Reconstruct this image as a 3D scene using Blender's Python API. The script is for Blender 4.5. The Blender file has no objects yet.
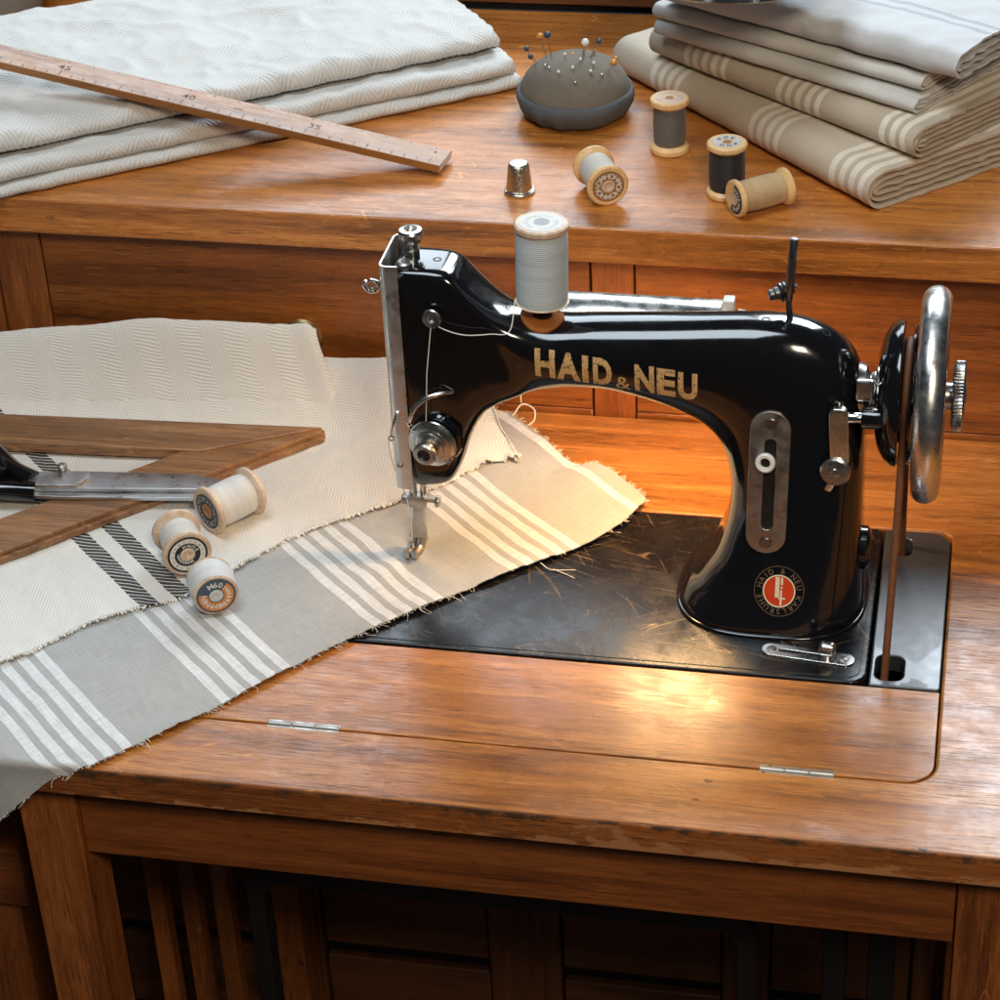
import bpy, bmesh, math, random
from mathutils import Vector as V, Matrix, Quaternion, noise
from mathutils.bvhtree import BVHTree

# ------------------------------------------------------------------ basics
# All coordinates below are in centimetres; CM turns them into metres.
# z = 0 is the table top, x runs along the table, y towards the cabinet.
CM = 0.01
random.seed(7)
scene = bpy.context.scene
COL = scene.collection
PI = math.pi


def smooth(a, b, x):
    t = max(0.0, min(1.0, (x - a) / (b - a)))
    return t * t * (3 - 2 * t)


def nz(x, y, z=0.0):
    return noise.noise(V((x, y, z)))


# ------------------------------------------------------------------ objects
LOC = {}          # world location (cm) of each empty / part, for world-authored meshes


def thing(name, label, cat, loc=(0, 0, 0), group=None, rot=None):
    o = bpy.data.objects.new(name, None)
    o.empty_display_size = 0.01
    COL.objects.link(o)
    o.location = V(loc) * CM
    if rot is not None:
        o.rotation_mode = 'QUATERNION'
        o.rotation_quaternion = rot
    o['label'] = label
    o['category'] = cat
    if group:
        o['group'] = group
    LOC[o.name] = V(loc)
    return o


def tag(o, label, cat, group=None):
    o['label'] = label
    o['category'] = cat
    if group:
        o['group'] = group
    return o


FLAT = {'tabletop', 'hinged_flap', 'side_lid', 'apron', 'side_rail', 'leg', 'side_slat', 'treadle_frame', 'iron_post', 'shelf_board', 'drawer_front', 'stile',
        'end_panel', 'lower_rail', 'back_panel', 'top_rail', 'lower_stile', 'lower_panel', 'seat', 'bed', 'side_plate', 'stitch_length_plate', 'bobbin_slide',
        'upper_bar', 'diagonal_bar', 'short_bar', 'edge_lip', 'blade', 'bolster', 'ruler_body', 'winder_lever', 'slide_knob', 'winder_latch', 'hinge', 'lamp_clip'}


def obj(name, bm, mat, parent=None, sharp=38, local=False, smooth_shade=True, base=None, label=None):
    """link a bmesh (cm) as one mesh object; world-authored unless local"""
    bmesh.ops.recalc_face_normals(bm, faces=bm.faces)
    off = V((0, 0, 0))
    if not local:
        if parent is not None:
            off = LOC.get(parent.name, V((0, 0, 0)))
        elif base is not None:
            off = V(base)
    for v in bm.verts:
        v.co = (v.co - off) * CM
    if smooth_shade:
        lim = math.radians(sharp)
        for f in bm.faces:
            f.smooth = True
        for e in bm.edges:
            if len(e.link_faces) == 2:
                e.smooth = e.calc_face_angle(PI) < lim
    me = bpy.data.meshes.new(name)
    bm.to_mesh(me)
    bm.free()
    mats = mat if isinstance(mat, (list, tuple)) else [mat]
    for m in mats:
        me.materials.append(m)
    o = bpy.data.objects.new(name, me)
    COL.objects.link(o)
    if parent is not None:
        o.parent = parent
        LOC[o.name] = LOC.get(parent.name, V((0, 0, 0)))
    elif base is not None:
        o.location = V(base) * CM
        LOC[o.name] = V(base)
    if label:
        o['label'] = label
    if name in FLAT:
        wn = o.modifiers.new('flat_faces', 'WEIGHTED_NORMAL')
        wn.keep_sharp = True
        wn.weight = 80
    return o


# ------------------------------------------------------------------ mesh helpers
def box(bm, x0, x1, y0, y1, z0, z1, bev=0.0, seg=2):
    r = bmesh.ops.create_cube(bm, size=1.0)
    vs = r['verts']
    for v in vs:
        v.co = V((x0 + (v.co.x + .5) * (x1 - x0), y0 + (v.co.y + .5) * (y1 - y0), z0 + (v.co.z + .5) * (z1 - z0)))
    if bev > 0:
        es = list({e for v in vs for e in v.link_edges})
        bmesh.ops.bevel(bm, geom=es, offset=bev, segments=seg, profile=.5, affect='EDGES')
    return vs


def loft(bm, rings, caps=(True, True), closed=True):
    vr = [[bm.verts.new(p) for p in r] for r in rings]
    n = len(vr[0])
    for a, b in zip(vr, vr[1:]):
        for i in range(n if closed else n - 1):
            j = (i + 1) % n
            try:
                bm.faces.new((a[i], a[j], b[j], b[i]))
            except ValueError:
                pass
    if caps[0]:
        bm.faces.new(list(reversed(vr[0])))
    if caps[1]:
        bm.faces.new(vr[-1])
    return vr


def frames(pts):
    pts = [V(p) for p in pts]
    ts = []
    for i in range(len(pts)):
        a = pts[max(i - 1, 0)]
        b = pts[min(i + 1, len(pts) - 1)]
        t = (b - a)
        ts.append(t.normalized() if t.length > 1e-9 else V((0, 0, 1)))
    u = ts[0].orthogonal().normalized()
    out = []
    for p, t in zip(pts, ts):
        u = (u - t * u.dot(t))
        u = u.normalized() if u.length > 1e-6 else t.orthogonal().normalized()
        out.append((p, t, u, t.cross(u)))
    return out


def tube(bm, pts, r, seg=12, caps=True, flat=1.0, up=None):
    fr = frames(pts)
    rs = r if isinstance(r, (list, tuple)) else [r] * len(fr)
    rings = []
    for (p, t, u, w), rr in zip(fr, rs):
        if up is not None:
            w2 = (V(up) - t * V(up).dot(t)).normalized()
            u2 = w2.cross(t)
        else:
            u2, w2 = u, w
        rings.append([p + u2 * (rr * math.cos(2 * PI * k / seg)) + w2 * (rr * flat * math.sin(2 * PI * k / seg)) for k in range(seg)])
    loft(bm, rings, (caps, caps))


def spline(pts, n=8):
    """Catmull-Rom through the points"""
    P = [V(p) for p in pts]
    P = [P[0] * 2 - P[1]] + P + [P[-1] * 2 - P[-2]]
    out = []
    for i in range(1, len(P) - 2):
        a, b, c, d = P[i - 1:i + 3]
        for k in range(n):
            t = k / n
            out.append(.5 * ((2 * b) + (c - a) * t + (2 * a - 5 * b + 4 * c - d) * t * t + (3 * b - a - 3 * c + d) * t ** 3))
    out.append(P[-2])
    return out


def lathe(bm, prof, seg=32, origin=(0, 0, 0), axis=(0, 0, 1), jitter=None):
    """prof: (radius, height) from bottom to top; closed with caps where radius is 0"""
    q = V((0, 0, 1)).rotation_difference(V(axis).normalized())
    o = V(origin)
    prev = None
    for r, h in prof:
        if r < 1e-6:
            cur = [bm.verts.new(o + q @ V((0, 0, h)))]
        else:
            cur = []
            for k in range(seg):
                a = 2 * PI * k / seg
                rr = r if jitter is None else r * jitter(a, h)
                cur.append(bm.verts.new(o + q @ V((rr * math.cos(a), rr * math.sin(a), h))))
        if prev is not None:
            if len(prev) == 1 and len(cur) > 1:
                for k in range(seg):
                    bm.faces.new((prev[0], cur[(k + 1) % seg], cur[k]))
            elif len(cur) == 1 and len(prev) > 1:
                for k in range(seg):
                    bm.faces.new((prev[k], prev[(k + 1) % seg], cur[0]))
            elif len(cur) > 1:
                for k in range(seg):
                    j = (k + 1) % seg
                    bm.faces.new((prev[k], prev[j], cur[j], cur[k]))
        prev = cur


def cyl(bm, a, b, r, seg=24, r2=None, bev=0.0):
    a, b = V(a), V(b)
    h = (b - a).length
    r2 = r if r2 is None else r2
    if bev:
        prof = [(0, 0), (r - bev, 0), (r - bev * .3, bev * .3), (r, bev), (r2, h - bev), (r2 - bev * .3, h - bev * .3), (r2 - bev, h), (0, h)]
    else:
        prof = [(0, 0), (r, 0), (r2, h), (0, h)]
    lathe(bm, prof, seg, a, b - a)


def sphere(bm, c, r, seg=14, sq=(1, 1, 1)):
    res = bmesh.ops.create_uvsphere(bm, u_segments=seg, v_segments=max(6, seg // 2), radius=1)
    for v in res['verts']:
        v.co = V(c) + V((v.co.x * r * sq[0], v.co.y * r * sq[1], v.co.z * r * sq[2]))


def torus(bm, c, axis, R, r, segR=64, segr=16, squash=1.0):
    q = V((0, 0, 1)).rotation_difference(V(axis).normalized())
    rings = []
    for i in range(segR):
        a = 2 * PI * i / segR
        rings.append([V(c) + q @ V(((R + r * math.cos(b)) * math.cos(a), (R + r * math.cos(b)) * math.sin(a), r * squash * math.sin(b)))
                      for b in [2 * PI * k / segr for k in range(segr)]])
    rings.append(rings[0])
    vr = [[bm.verts.new(p) for p in rg] for rg in rings[:-1]]
    for i in range(segR):
        a, b = vr[i], vr[(i + 1) % segR]
        for k in range(segr):
            j = (k + 1) % segr
            bm.faces.new((a[k], a[j], b[j], b[k]))


def rrect(x0, x1, y0, y1, rad, n=6):
    """rounded rectangle outline; rad = one radius or (ll, lr, ur, ul)"""
    rr = rad if isinstance(rad, (list, tuple)) else (rad,) * 4
    out = []
    for (cx, cy, sx, sy, a0), r in zip([(x0, y0, 1, 1, PI), (x1, y0, -1, 1, 1.5 * PI), (x1, y1, -1, -1, 0), (x0, y1, 1, -1, .5 * PI)], rr):
        if r < 1e-6:
            out.append((cx, cy))
            continue
        for k in range(n + 1):
            a = a0 + .5 * PI * k / n
            out.append((cx + sx * r + r * math.cos(a), cy + sy * r + r * math.sin(a)))
    return out


def plate(bm, outline, z0, z1, holes=(), bev=0.0, xf=None):
    """flat plate with holes, extruded z0..z1 and bevelled on its upper outline"""
    b2 = bmesh.new()
    loops = [outline] + list(holes)
    es = []
    for lp in loops:
        vs = [b2.verts.new((p[0], p[1], z1)) for p in lp]
        for i in range(len(vs)):
            es.append(b2.edges.new((vs[i], vs[(i + 1) % len(vs)])))
    bmesh.ops.triangle_fill(b2, edges=es, use_beauty=True, use_dissolve=False)
    if holes:
        def inside(pt, poly):
            c = False
            for i in range(len(poly)):
                (xa, ya), (xb, yb) = poly[i], poly[i - 1]
                if (ya > pt[1]) != (yb > pt[1]) and pt[0] < (xb - xa) * (pt[1] - ya) / (yb - ya) + xa:
                    c = not c
            return c
        kill = [f for f in b2.faces if any(inside(f.calc_center_median(), h) for h in holes)]
        bmesh.ops.delete(b2, geom=kill, context='FACES_ONLY')
    bmesh.ops.recalc_face_normals(b2, faces=b2.faces)
    ret = bmesh.ops.extrude_face_region(b2, geom=list(b2.faces))
    for e in ret['geom']:
        if isinstance(e, bmesh.types.BMVert):
            e.co.z = z0
    bmesh.ops.recalc_face_normals(b2, faces=b2.faces)
    if bev:
        ed = [e for e in b2.edges if len(e.link_faces) == 2 and all(abs(v.co.z - z1) < 1e-6 for v in e.verts)
              and e.calc_face_angle(0) > .6]
        bmesh.ops.bevel(b2, geom=ed, offset=bev, segments=3, profile=.5, affect='EDGES')
    if xf is not None:
        for v in b2.verts:
            v.co = xf @ v.co
    me = bpy.data.meshes.new('tmp')
    b2.to_mesh(me)
    b2.free()
    bm.from_mesh(me)
    bpy.data.meshes.remove(me)


def grid_surface(bm, nu, nv, fn, thick=0.0, uvfn=None):
    """fn(u, v) -> point; gives a sheet with thickness and UVs (cm)"""
    uv = bm.loops.layers.uv.verify()
    top = [[V(fn(i / nu, j / nv)) for j in range(nv + 1)] for i in range(nu + 1)]
    tv = [[bm.verts.new(p) for p in row] for row in top]
    st = [[uvfn(i / nu, j / nv, top[i][j]) for j in range(nv + 1)] for i in range(nu + 1)]

    def face(idx, rev=False, src=None):
        q = [(src or tv)[i][j] for i, j in idx]
        s = [st[i][j] for i, j in idx]
        if rev:
            q.reverse(); s.reverse()
        f = bm.faces.new(q)
        for l, t in zip(f.loops, s):
            l[uv].uv = t
        return f
    for i in range(nu):
        for j in range(nv):
            face([(i, j), (i + 1, j), (i + 1, j + 1), (i, j + 1)])
    if thick:
        nrm = []
        for i in range(nu + 1):
            row = []
            for j in range(nv + 1):
                du = top[min(i + 1, nu)][j] - top[max(i - 1, 0)][j]
                dv = top[i][min(j + 1, nv)] - top[i][max(j - 1, 0)]
                n_ = du.cross(dv)
                row.append(n_.normalized() if n_.length > 1e-9 else V((0, 0, 1)))
            nrm.append(row)
        bv = [[bm.verts.new(top[i][j] - nrm[i][j] * thick) for j in range(nv + 1)] for i in range(nu + 1)]
        for i in range(nu):
            for j in range(nv):
                face([(i, j), (i + 1, j), (i + 1, j + 1), (i, j + 1)], True, bv)
        ring = [(i, 0) for i in range(nu + 1)] + [(nu, j) for j in range(1, nv + 1)] + [(i, nv) for i in range(nu - 1, -1, -1)] + [(0, j) for j in range(nv - 1, 0, -1)]
        for a, b in zip(ring, ring[1:] + ring[:1]):
            f = bm.faces.new((tv[b[0]][b[1]], tv[a[0]][a[1]], bv[a[0]][a[1]], bv[b[0]][b[1]]))
            for l, t in zip(f.loops, (b, a, a, b)):
                l[uv].uv = st[t[0]][t[1]]


def text_bm(s, size=1.0, offset=0.0, cuts=0):
    """flat 2D mesh of a word in the built-in font, lower-left aligned at its bounding box"""
    cu = bpy.data.curves.new('word', 'FONT')
    cu.body = s
    cu.size = size
    cu.offset = offset
    cu.resolution_u = 3
    o = bpy.data.objects.new('word', cu)
    COL.objects.link(o)
    dg = bpy.context.evaluated_depsgraph_get()
    me = bpy.data.meshes.new_from_object(o.evaluated_get(dg))
    bpy.data.objects.remove(o)
    bpy.data.curves.remove(cu)
    bm = bmesh.new()
    bm.from_mesh(me)
    bpy.data.meshes.remove(me)
    if cuts:
        bmesh.ops.subdivide_edges(bm, edges=list(bm.edges), cuts=cuts)
        bmesh.ops.triangulate(bm, faces=list(bm.faces))
    return bm


def bm_append(dst, src, fn):
    m = {}
    for v in src.verts:
        m[v] = dst.verts.new(fn(v.co))
    for f in src.faces:
        try:
            dst.faces.new([m[v] for v in f.verts])
        except ValueError:
            pass
    src.free()


def bounds(bm):
    xs = [v.co.x for v in bm.verts]; ys = [v.co.y for v in bm.verts]
    return min(xs), max(xs), min(ys), max(ys)


# ------------------------------------------------------------------ materials
class Mat:
    def __init__(self, name):
        self.m = bpy.data.materials.new(name)
        self.m.use_nodes = True
        self.nt = self.m.node_tree
        self.bsdf = self.nt.nodes['Principled BSDF']
        self._tc = None

    def n(self, typ, ins=None, **attrs):
        nd = self.nt.nodes.new('ShaderNode' + typ)
        for k, v in attrs.items():
            setattr(nd, k, v)
        for k, v in (ins or {}).items():
            self.set(nd.inputs[k], v)
        return nd

    def set(self, sock, v):
        if hasattr(v, 'is_linked') or isinstance(v, bpy.types.NodeSocket):
            self.nt.links.new(v, sock)
        else:
            sock.default_value = v

    def p(self, **kw):
        for k, v in kw.items():
            self.set(self.bsdf.inputs[k.replace('_', ' ')], v)
        return self

    def tc(self, which='Object'):
        if self._tc is None:
            self._tc = self.n('TexCoord')
        return self._tc.outputs[which]

    def mapping(self, scale=(100, 100, 100), rot=(0, 0, 0), loc=(0, 0, 0), src='Object'):
        s = src if isinstance(src, bpy.types.NodeSocket) else self.tc(src)
        return self.n('Mapping', {'Vector': s, 'Scale': scale, 'Rotation': rot, 'Location': loc}).outputs[0]

    def noise(self, vec, scale=1.0, detail=4, rough=.55, dist=0.0):
        return self.n('TexNoise', {'Vector': vec, 'Scale': scale, 'Detail': detail, 'Roughness': rough, 'Distortion': dist}).outputs['Fac']

    def ramp(self, fac, stops, interp='LINEAR'):
        r = self.n('ValToRGB', {'Fac': fac})
        cr = r.color_ramp
        cr.interpolation = interp
        while len(cr.elements) < len(stops):
            cr.elements.new(.5)
        for e, (p, c) in zip(cr.elements, stops):
            e.position = p
            e.color = tuple(c) + (1,) if len(c) == 3 else c
        return r.outputs['Color']

    def rng(self, v, a, b, c=0.0, d=1.0):
        return self.n('MapRange', {'Value': v, 'From Min': a, 'From Max': b, 'To Min': c, 'To Max': d}).outputs[0]

    def math(self, op, a, b=0.0, c=0.0, clamp=False):
        nd = self.n('Math', operation=op, use_clamp=clamp)
        self.set(nd.inputs[0], a); self.set(nd.inputs[1], b)
        if len(nd.inputs) > 2:
            self.set(nd.inputs[2], c)
        return nd.outputs[0]

    def mix(self, fac, a, b, mode='MIX'):
        nd = self.n('MixRGB', blend_type=mode)
        self.set(nd.inputs[0], fac)
        for i, c in ((1, a), (2, b)):
            if isinstance(c, tuple) and len(c) == 3:
                c = c + (1,)
            self.set(nd.inputs[i], c)
        return nd.outputs[0]

    def bump(self, h, strength=.3, dist=.0005, normal=None):
        ins = {'Height': h, 'Strength': strength, 'Distance': dist}
        if normal is not None:
            ins['Normal'] = normal
        return self.n('Bump', ins).outputs[0]


def plain(name, col, rough=.5, metal=0.0, coat=0.0, nscale=1.5, var=.12, bump=0.0, spec=.5, rvar=.1):
    M = Mat(name)
    f = M.noise(M.mapping(), nscale, 4)
    c = M.mix(f, tuple(x * (1 - var) for x in col), tuple(min(1, x * (1 + var)) for x in col))
    r = M.rng(f, .3, .7, max(.02, rough - rvar), min(1, rough + rvar))
    M.p(Base_Color=c, Roughness=r, Metallic=metal, Coat_Weight=coat, Specular_IOR_Level=spec)
    if bump:
        M.p(Normal=M.bump(M.noise(M.mapping(), nscale * 6, 3), bump, .0004))
    return M.m


def wood(name, dark, mid, light, axis=0, rough=.33, coat=.25, tint=.5, pores=.5, marks=.4, wear=None, seed=0.0, fine=1.0, dusty=0.0):
    """varnished timber: long grain, pores, dents; wear=(z0, z1) adds chipped varnish on an edge band"""
    M = Mat(name)

    def sc(along, across):
        s = [across * 100] * 3
        s[axis] = along * 100
        return tuple(s)
    loc = (seed * 3.1, seed * 1.7, seed * 2.3)
    g1 = M.noise(M.mapping(sc(.035, .55 * fine), loc=loc), 1, 5, .55, .8)
    g2 = M.noise(M.mapping(sc(.17, 3.2 * fine), loc=loc), 1, 6, .64, .6)
    big = M.noise(M.mapping(sc(.05, .08), loc=loc), 1, 3)
    c = M.ramp(g1, [(.34, dark), (.5, mid), (.66, light)])
    c = M.mix(M.rng(g2, .3, .7, 0, tint), c, dark, 'MULTIPLY') if False else M.mix(M.rng(g2, .46, .70, 0, tint * 1.15), c, tuple(x * .42 for x in mid))
    c = M.mix(M.rng(big, .35, .7, 0, .55), c, tuple(min(1, x * 1.35) for x in mid))
    pr = M.noise(M.mapping(sc(.42, 13), loc=loc), 1, 3, .55)
    pv = M.noise(M.mapping(sc(.06, .4), loc=loc), 1, 3)
    pm = M.math('MULTIPLY', M.rng(pr, .53, .66, 0, pores * 1.2), M.rng(pv, .35, .6, .30, 1.0))
    c = M.mix(M.math('MINIMUM', pm, 1.0), c, tuple(x * .30 for x in dark))
    fl = M.noise(M.mapping(sc(.45, 9), loc=(loc[0] + 40, loc[1], loc[2])), 1, 2, .5)
    c = M.mix(M.rng(fl, .58, .72, 0, .4), c, tuple(min(1, x * 1.55) for x in light))
    # dents and dark spots, short pale scratches
    vo = M.n('TexVoronoi', {'Vector': M.mapping(sc(.22, .5), loc=loc), 'Scale': 1.0, 'Randomness': 1.0})
    dn = M.noise(M.mapping((120, 120, 120)), 2.5, 3)
    dd = M.math('ADD', vo.outputs['Distance'], M.math('MULTIPLY', M.math('SUBTRACT', dn, .5), .22))
    dm = M.rng(dd, .05, .09, marks, 0)
    sel = M.math('GREATER_THAN', M.n('SeparateColor', {'Color': vo.outputs['Color']}).outputs[0], .62)
    c = M.mix(M.math('MULTIPLY', dm, sel), c, tuple(x * .22 for x in dark))
    rot = [0, 0, 0]
    rot[2 if axis != 2 else 1] = .5
    v2 = M.n('TexVoronoi', {'Vector': M.mapping(sc(.22, 3.2), rot=tuple(rot), loc=loc), 'Scale': 1.0})
    sm = M.rng(v2.outputs['Distance'], .035, .06, marks, 0)
    sel2 = M.math('GREATER_THAN', M.n('SeparateColor', {'Color': v2.outputs['Color']}).outputs[1], .72)
    c = M.mix(M.math('MULTIPLY', sm, sel2), c, tuple(min(1, x * 2.0) for x in light))
    if marks >= .6:
        # hairline scratches that broke through the varnish
        hm = None
        for ang, k, off in ((.6, .8, 3.0), (-.4, 1.0, 8.0), (.1, .7, 14.0)):
            rr = [0, 0, 0]
            rr[2 if axis != 2 else 1] = ang
            sv = [.34 * k] * 3
            sv[axis] = .035 * k
            tv = M.n('Mapping', {'Vector': M.mapping((100, 100, 100), rot=tuple(rr), loc=(off + seed, off * 2, seed)), 'Scale': tuple(sv)}).outputs[0]
            nn = M.noise(tv, 1, 1.5, .4)
            fq = M.math('FRACT', M.math('MULTIPLY', nn, 6.0))
            br = M.noise(M.mapping((14, 14, 14), loc=(off * 3, seed, 0)), 1, 3)
            q = M.math('MULTIPLY', M.rng(M.math('ABSOLUTE', M.math('SUBTRACT', fq, .5)), .005, .016, 1, 0), M.rng(br, .55, .63, 0, 1))
            hm = q if hm is None else M.math('MAXIMUM', hm, q)
        c = M.mix(M.math('MULTIPLY', hm, .5), c, tuple(min(1, x * 1.7) for x in light))
    # grime worked into the surface: uneven brown-black mottling
    gm = M.noise(M.mapping((42, 42, 42), loc=loc), 1, 6, .68)
    c = M.mix(M.rng(gm, .54, .78, 0, .26 * (.3 + marks)), c, tuple(x * .30 for x in mid))
    gs = M.noise(M.mapping((230, 230, 230), loc=loc), 1, 3, .6)
    c = M.mix(M.math('MULTIPLY', M.rng(gs, .63, .72, 0, .45), M.rng(gm, .42, .6, 0, 1)), c, tuple(x * .2 for x in dark))
    rg = M.noise(M.mapping((55, 55, 55), loc=loc), 1, 6, .65)
    r = M.rng(rg, .3, .7, rough - .03, rough + .13)
    h = M.math('SUBTRACT', M.math('MULTIPLY', g2, .5), M.math('MULTIPLY', pm, .7))
    h = M.math('SUBTRACT', h, M.math('MULTIPLY', M.math('MULTIPLY', dm, sel), .8))
    # slight waviness of hand-planed boards
    wv = M.noise(M.mapping(sc(.06, .18), loc=loc), 1, 2)
    h = M.math('ADD', h, M.math('MULTIPLY', wv, 1.4))
    if wear:
        z = M.n('SeparateXYZ', {'Vector': M.mapping()}).outputs[2]
        z0, z1 = wear
        e = M.noise(M.mapping((90, 90, 260)), .7, 5, .65)
        e2 = M.noise(M.mapping((45, 45, 80)), 1.0, 7, .72)
        pt = M.noise(M.mapping((9, 9, 9)), 1, 3)
        low = M.math('ADD', M.rng(z, z0, z0 + (z1 - z0) * .40, .14, -.16), M.rng(pt, .35, .65, -.14, .12))
        chip = M.rng(M.math('ADD', e, low), .53, .56, 0, 1)
        inband = M.math('MULTIPLY', M.math('GREATER_THAN', z1 + .02, z), M.math('GREATER_THAN', z, z0 - .05))
        chip = M.math('MULTIPLY', chip, inband)
        c = M.mix(M.math('MULTIPLY', chip, .75), c, (.46, .20, .075))
        hi = M.math('ADD', M.rng(z, z1 - (z1 - z0) * .55, z1, -.18, .08), M.rng(pt, .35, .65, .08, -.10))
        grime = M.math('MULTIPLY', M.rng(M.math('ADD', e2, hi), .49, .58, 0, .85), inband)
        c = M.mix(grime, c, (.045, .030, .018))
        r = M.mix(chip, r, (.6, .6, .6))
    if dusty:
        d_ = M.noise(M.mapping((14, 14, 14)), 1, 5, .65)
        c = M.mix(M.rng(d_, .4, .8, 0, dusty), c, (.30, .22, .14))
    M.p(Base_Color=c, Roughness=r, Coat_Weight=coat, Coat_Roughness=M.rng(rg, .3, .7, .14, .38), Normal=M.bump(M.math('ADD', h, M.math('MULTIPLY', rg, .22)), .45, .0004))
    return M.m


def herringbone(name, base, lines, bands=(), period=2.5, pitch=.35, amp=1.25, strength=.48, rot=0.0, var=.06, tband=None):
    """UV in cm; bands = (s0, s1) dark woven stripes"""
    M = Mat(name)
    uvw = M.mapping((1, 1, 1), rot=(0, 0, rot), src='UV')
    wob = M.noise(uvw, .35, 2)
    sp = M.n('SeparateXYZ', {'Vector': uvw})
    s, t = sp.outputs[0], sp.outputs[1]
    zig = M.math('PINGPONG', s, period * .5)
    ph = M.math('ADD', M.math('MULTIPLY', M.math('ADD', t, M.math('MULTIPLY', zig, amp)), 1 / pitch), M.math('MULTIPLY', wob, 2.0))
    w = M.math('SINE', M.math('MULTIPLY', ph, 2 * PI))
    th = M.noise(M.n('Mapping', {'Vector': uvw, 'Scale': (9, 9, 9)}).outputs[0], 1, 3)
    sl = M.noise(M.n('Mapping', {'Vector': uvw, 'Scale': (1.2, 9, 1)}).outputs[0], 1, 3)
    f = M.math('MULTIPLY', M.math('ADD', M.rng(w, -1, 1, 0, .7), M.math('MULTIPLY', th, .6)), 1.0)
    c = M.mix(M.math('MULTIPLY', f, .8), lines, base)
    c = M.mix(M.rng(sl, .55, .75, 0, .12), c, tuple(x * .72 for x in lines))
    big = M.noise(M.n('Mapping', {'Vector': uvw, 'Scale': (.12, .12, 1)}).outputs[0], 1, 3)
    c = M.mix(M.rng(big, .3, .7, 0, var), c, (.55, .53, .50))
    su = M.n('SeparateXYZ', {'Vector': M.tc('UV')})
    s0, t0 = su.outputs[0], su.outputs[1]
    for a, b in bands:
        jag = M.math('MULTIPLY', M.math('SUBTRACT', M.noise(M.n('Mapping', {'Vector': M.tc('UV'), 'Scale': (4, 4, 1)}).outputs[0], 1, 2), .5), .25)
        ss = M.math('ADD', s0, jag)
        inb = M.math('MULTIPLY', M.math('GREATER_THAN', ss, a), M.math('LESS_THAN', ss, b))
        tw = M.math('SINE', M.math('MULTIPLY', M.math('ADD', t0, M.math('MULTIPLY', s0, 1.1)), 2 * PI / .55))
        k = M.math('MULTIPLY', inb, M.rng(tw, -.95, -.6, 0, 1))
        c = M.mix(M.math('MULTIPLY', k, .95), c, (.012, .013, .016))
    if tband:
        inb = M.math('MULTIPLY', M.math('GREATER_THAN', t0, tband[0]), M.math('LESS_THAN', t0, tband[1]))
        tw = M.math('SINE', M.math('MULTIPLY', M.math('ADD', s0, t0), 2 * PI / .55))
        c = M.mix(M.math('MULTIPLY', inb, M.rng(tw, -.9, -.5, .3, .96)), c, (.02, .018, .016))
    h = M.math('ADD', M.math('MULTIPLY', w, .5), M.math('MULTIPLY', th, .9))
    M.p(Base_Color=c, Roughness=.9, Specular_IOR_Level=.15, Sheen_Weight=.15, Normal=M.bump(h, strength, .0006))
    return M.m


def linen(name, base, stripe, groups=(), pitch=1.24, wid=.62, slub=.25, tone=.1, edge_stripe=None, tstripes=()):
    """plain weave; groups = (start, n) stripes across s in UV (cm)"""
    M = Mat(name)
    su = M.n('SeparateXYZ', {'Vector': M.tc('UV')})
    s, t = su.outputs[0], su.outputs[1]
    wob = M.math('MULTIPLY', M.math('SUBTRACT', M.noise(M.n('Mapping', {'Vector': M.tc('UV'), 'Scale': (.2, .2, 1)}).outputs[0], 1, 2), .5), .25)
    ss = M.math('ADD', s, wob)
    warp = M.noise(M.n('Mapping', {'Vector': M.tc('UV'), 'Scale': (7, .5, 1)}).outputs[0], 1, 3)
    weft = M.noise(M.n('Mapping', {'Vector': M.tc('UV'), 'Scale': (.5, 7, 1)}).outputs[0], 1, 3)
    fine = M.noise(M.n('Mapping', {'Vector': M.tc('UV'), 'Scale': (14, 14, 1)}).outputs[0], 1, 2)
    mask = None
    for a, n in groups:
        x = M.math('SUBTRACT', ss, a)
        inb = M.math('MULTIPLY', M.math('GREATER_THAN', x, 0.0), M.math('LESS_THAN', x, (n - 1) * pitch + wid))
        fr = M.math('MODULO', M.math('ADD', x, pitch * 50), pitch)
        k = M.math('MULTIPLY', inb, M.rng(fr, wid, wid + .06, 1, 0))
        mask = k if mask is None else M.math('MAXIMUM', mask, k)
    if edge_stripe:
        k = M.math('MULTIPLY', M.math('GREATER_THAN', ss, edge_stripe[0]), M.math('LESS_THAN', ss, edge_stripe[1]))
        mask = k if mask is None else M.math('MAXIMUM', mask, k)
    for a, b in tstripes:
        k = M.math('MULTIPLY', M.math('GREATER_THAN', t, a), M.math('LESS_THAN', t, b))
        mask = k if mask is None else M.math('MAXIMUM', mask, k)
    v = M.math('ADD', M.math('MULTIPLY', warp, .5), M.math('MULTIPLY', weft, .5))
    c = base + (1,) if mask is None else M.mix(M.math('MULTIPLY', mask, .93), base, stripe)
    c = M.mix(M.rng(v, .35, .65, slub, 0), c, tuple(x * .6 for x in base))
    big = M.noise(M.n('Mapping', {'Vector': M.tc('UV'), 'Scale': (.1, .1, 1)}).outputs[0], 1, 3)
    c = M.mix(M.rng(big, .35, .65, 0, tone), c, tuple(min(1, x * 1.25) for x in base))
    h = M.math('ADD', v, M.math('MULTIPLY', fine, .6))
    if mask is not None:
        h = M.math('ADD', h, M.math('MULTIPLY', mask, .5))
    M.p(Base_Color=c, Roughness=.85, Specular_IOR_Level=.2, Sheen_Weight=.1, Normal=M.bump(h, .6, .0005))
    return M.m


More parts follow.
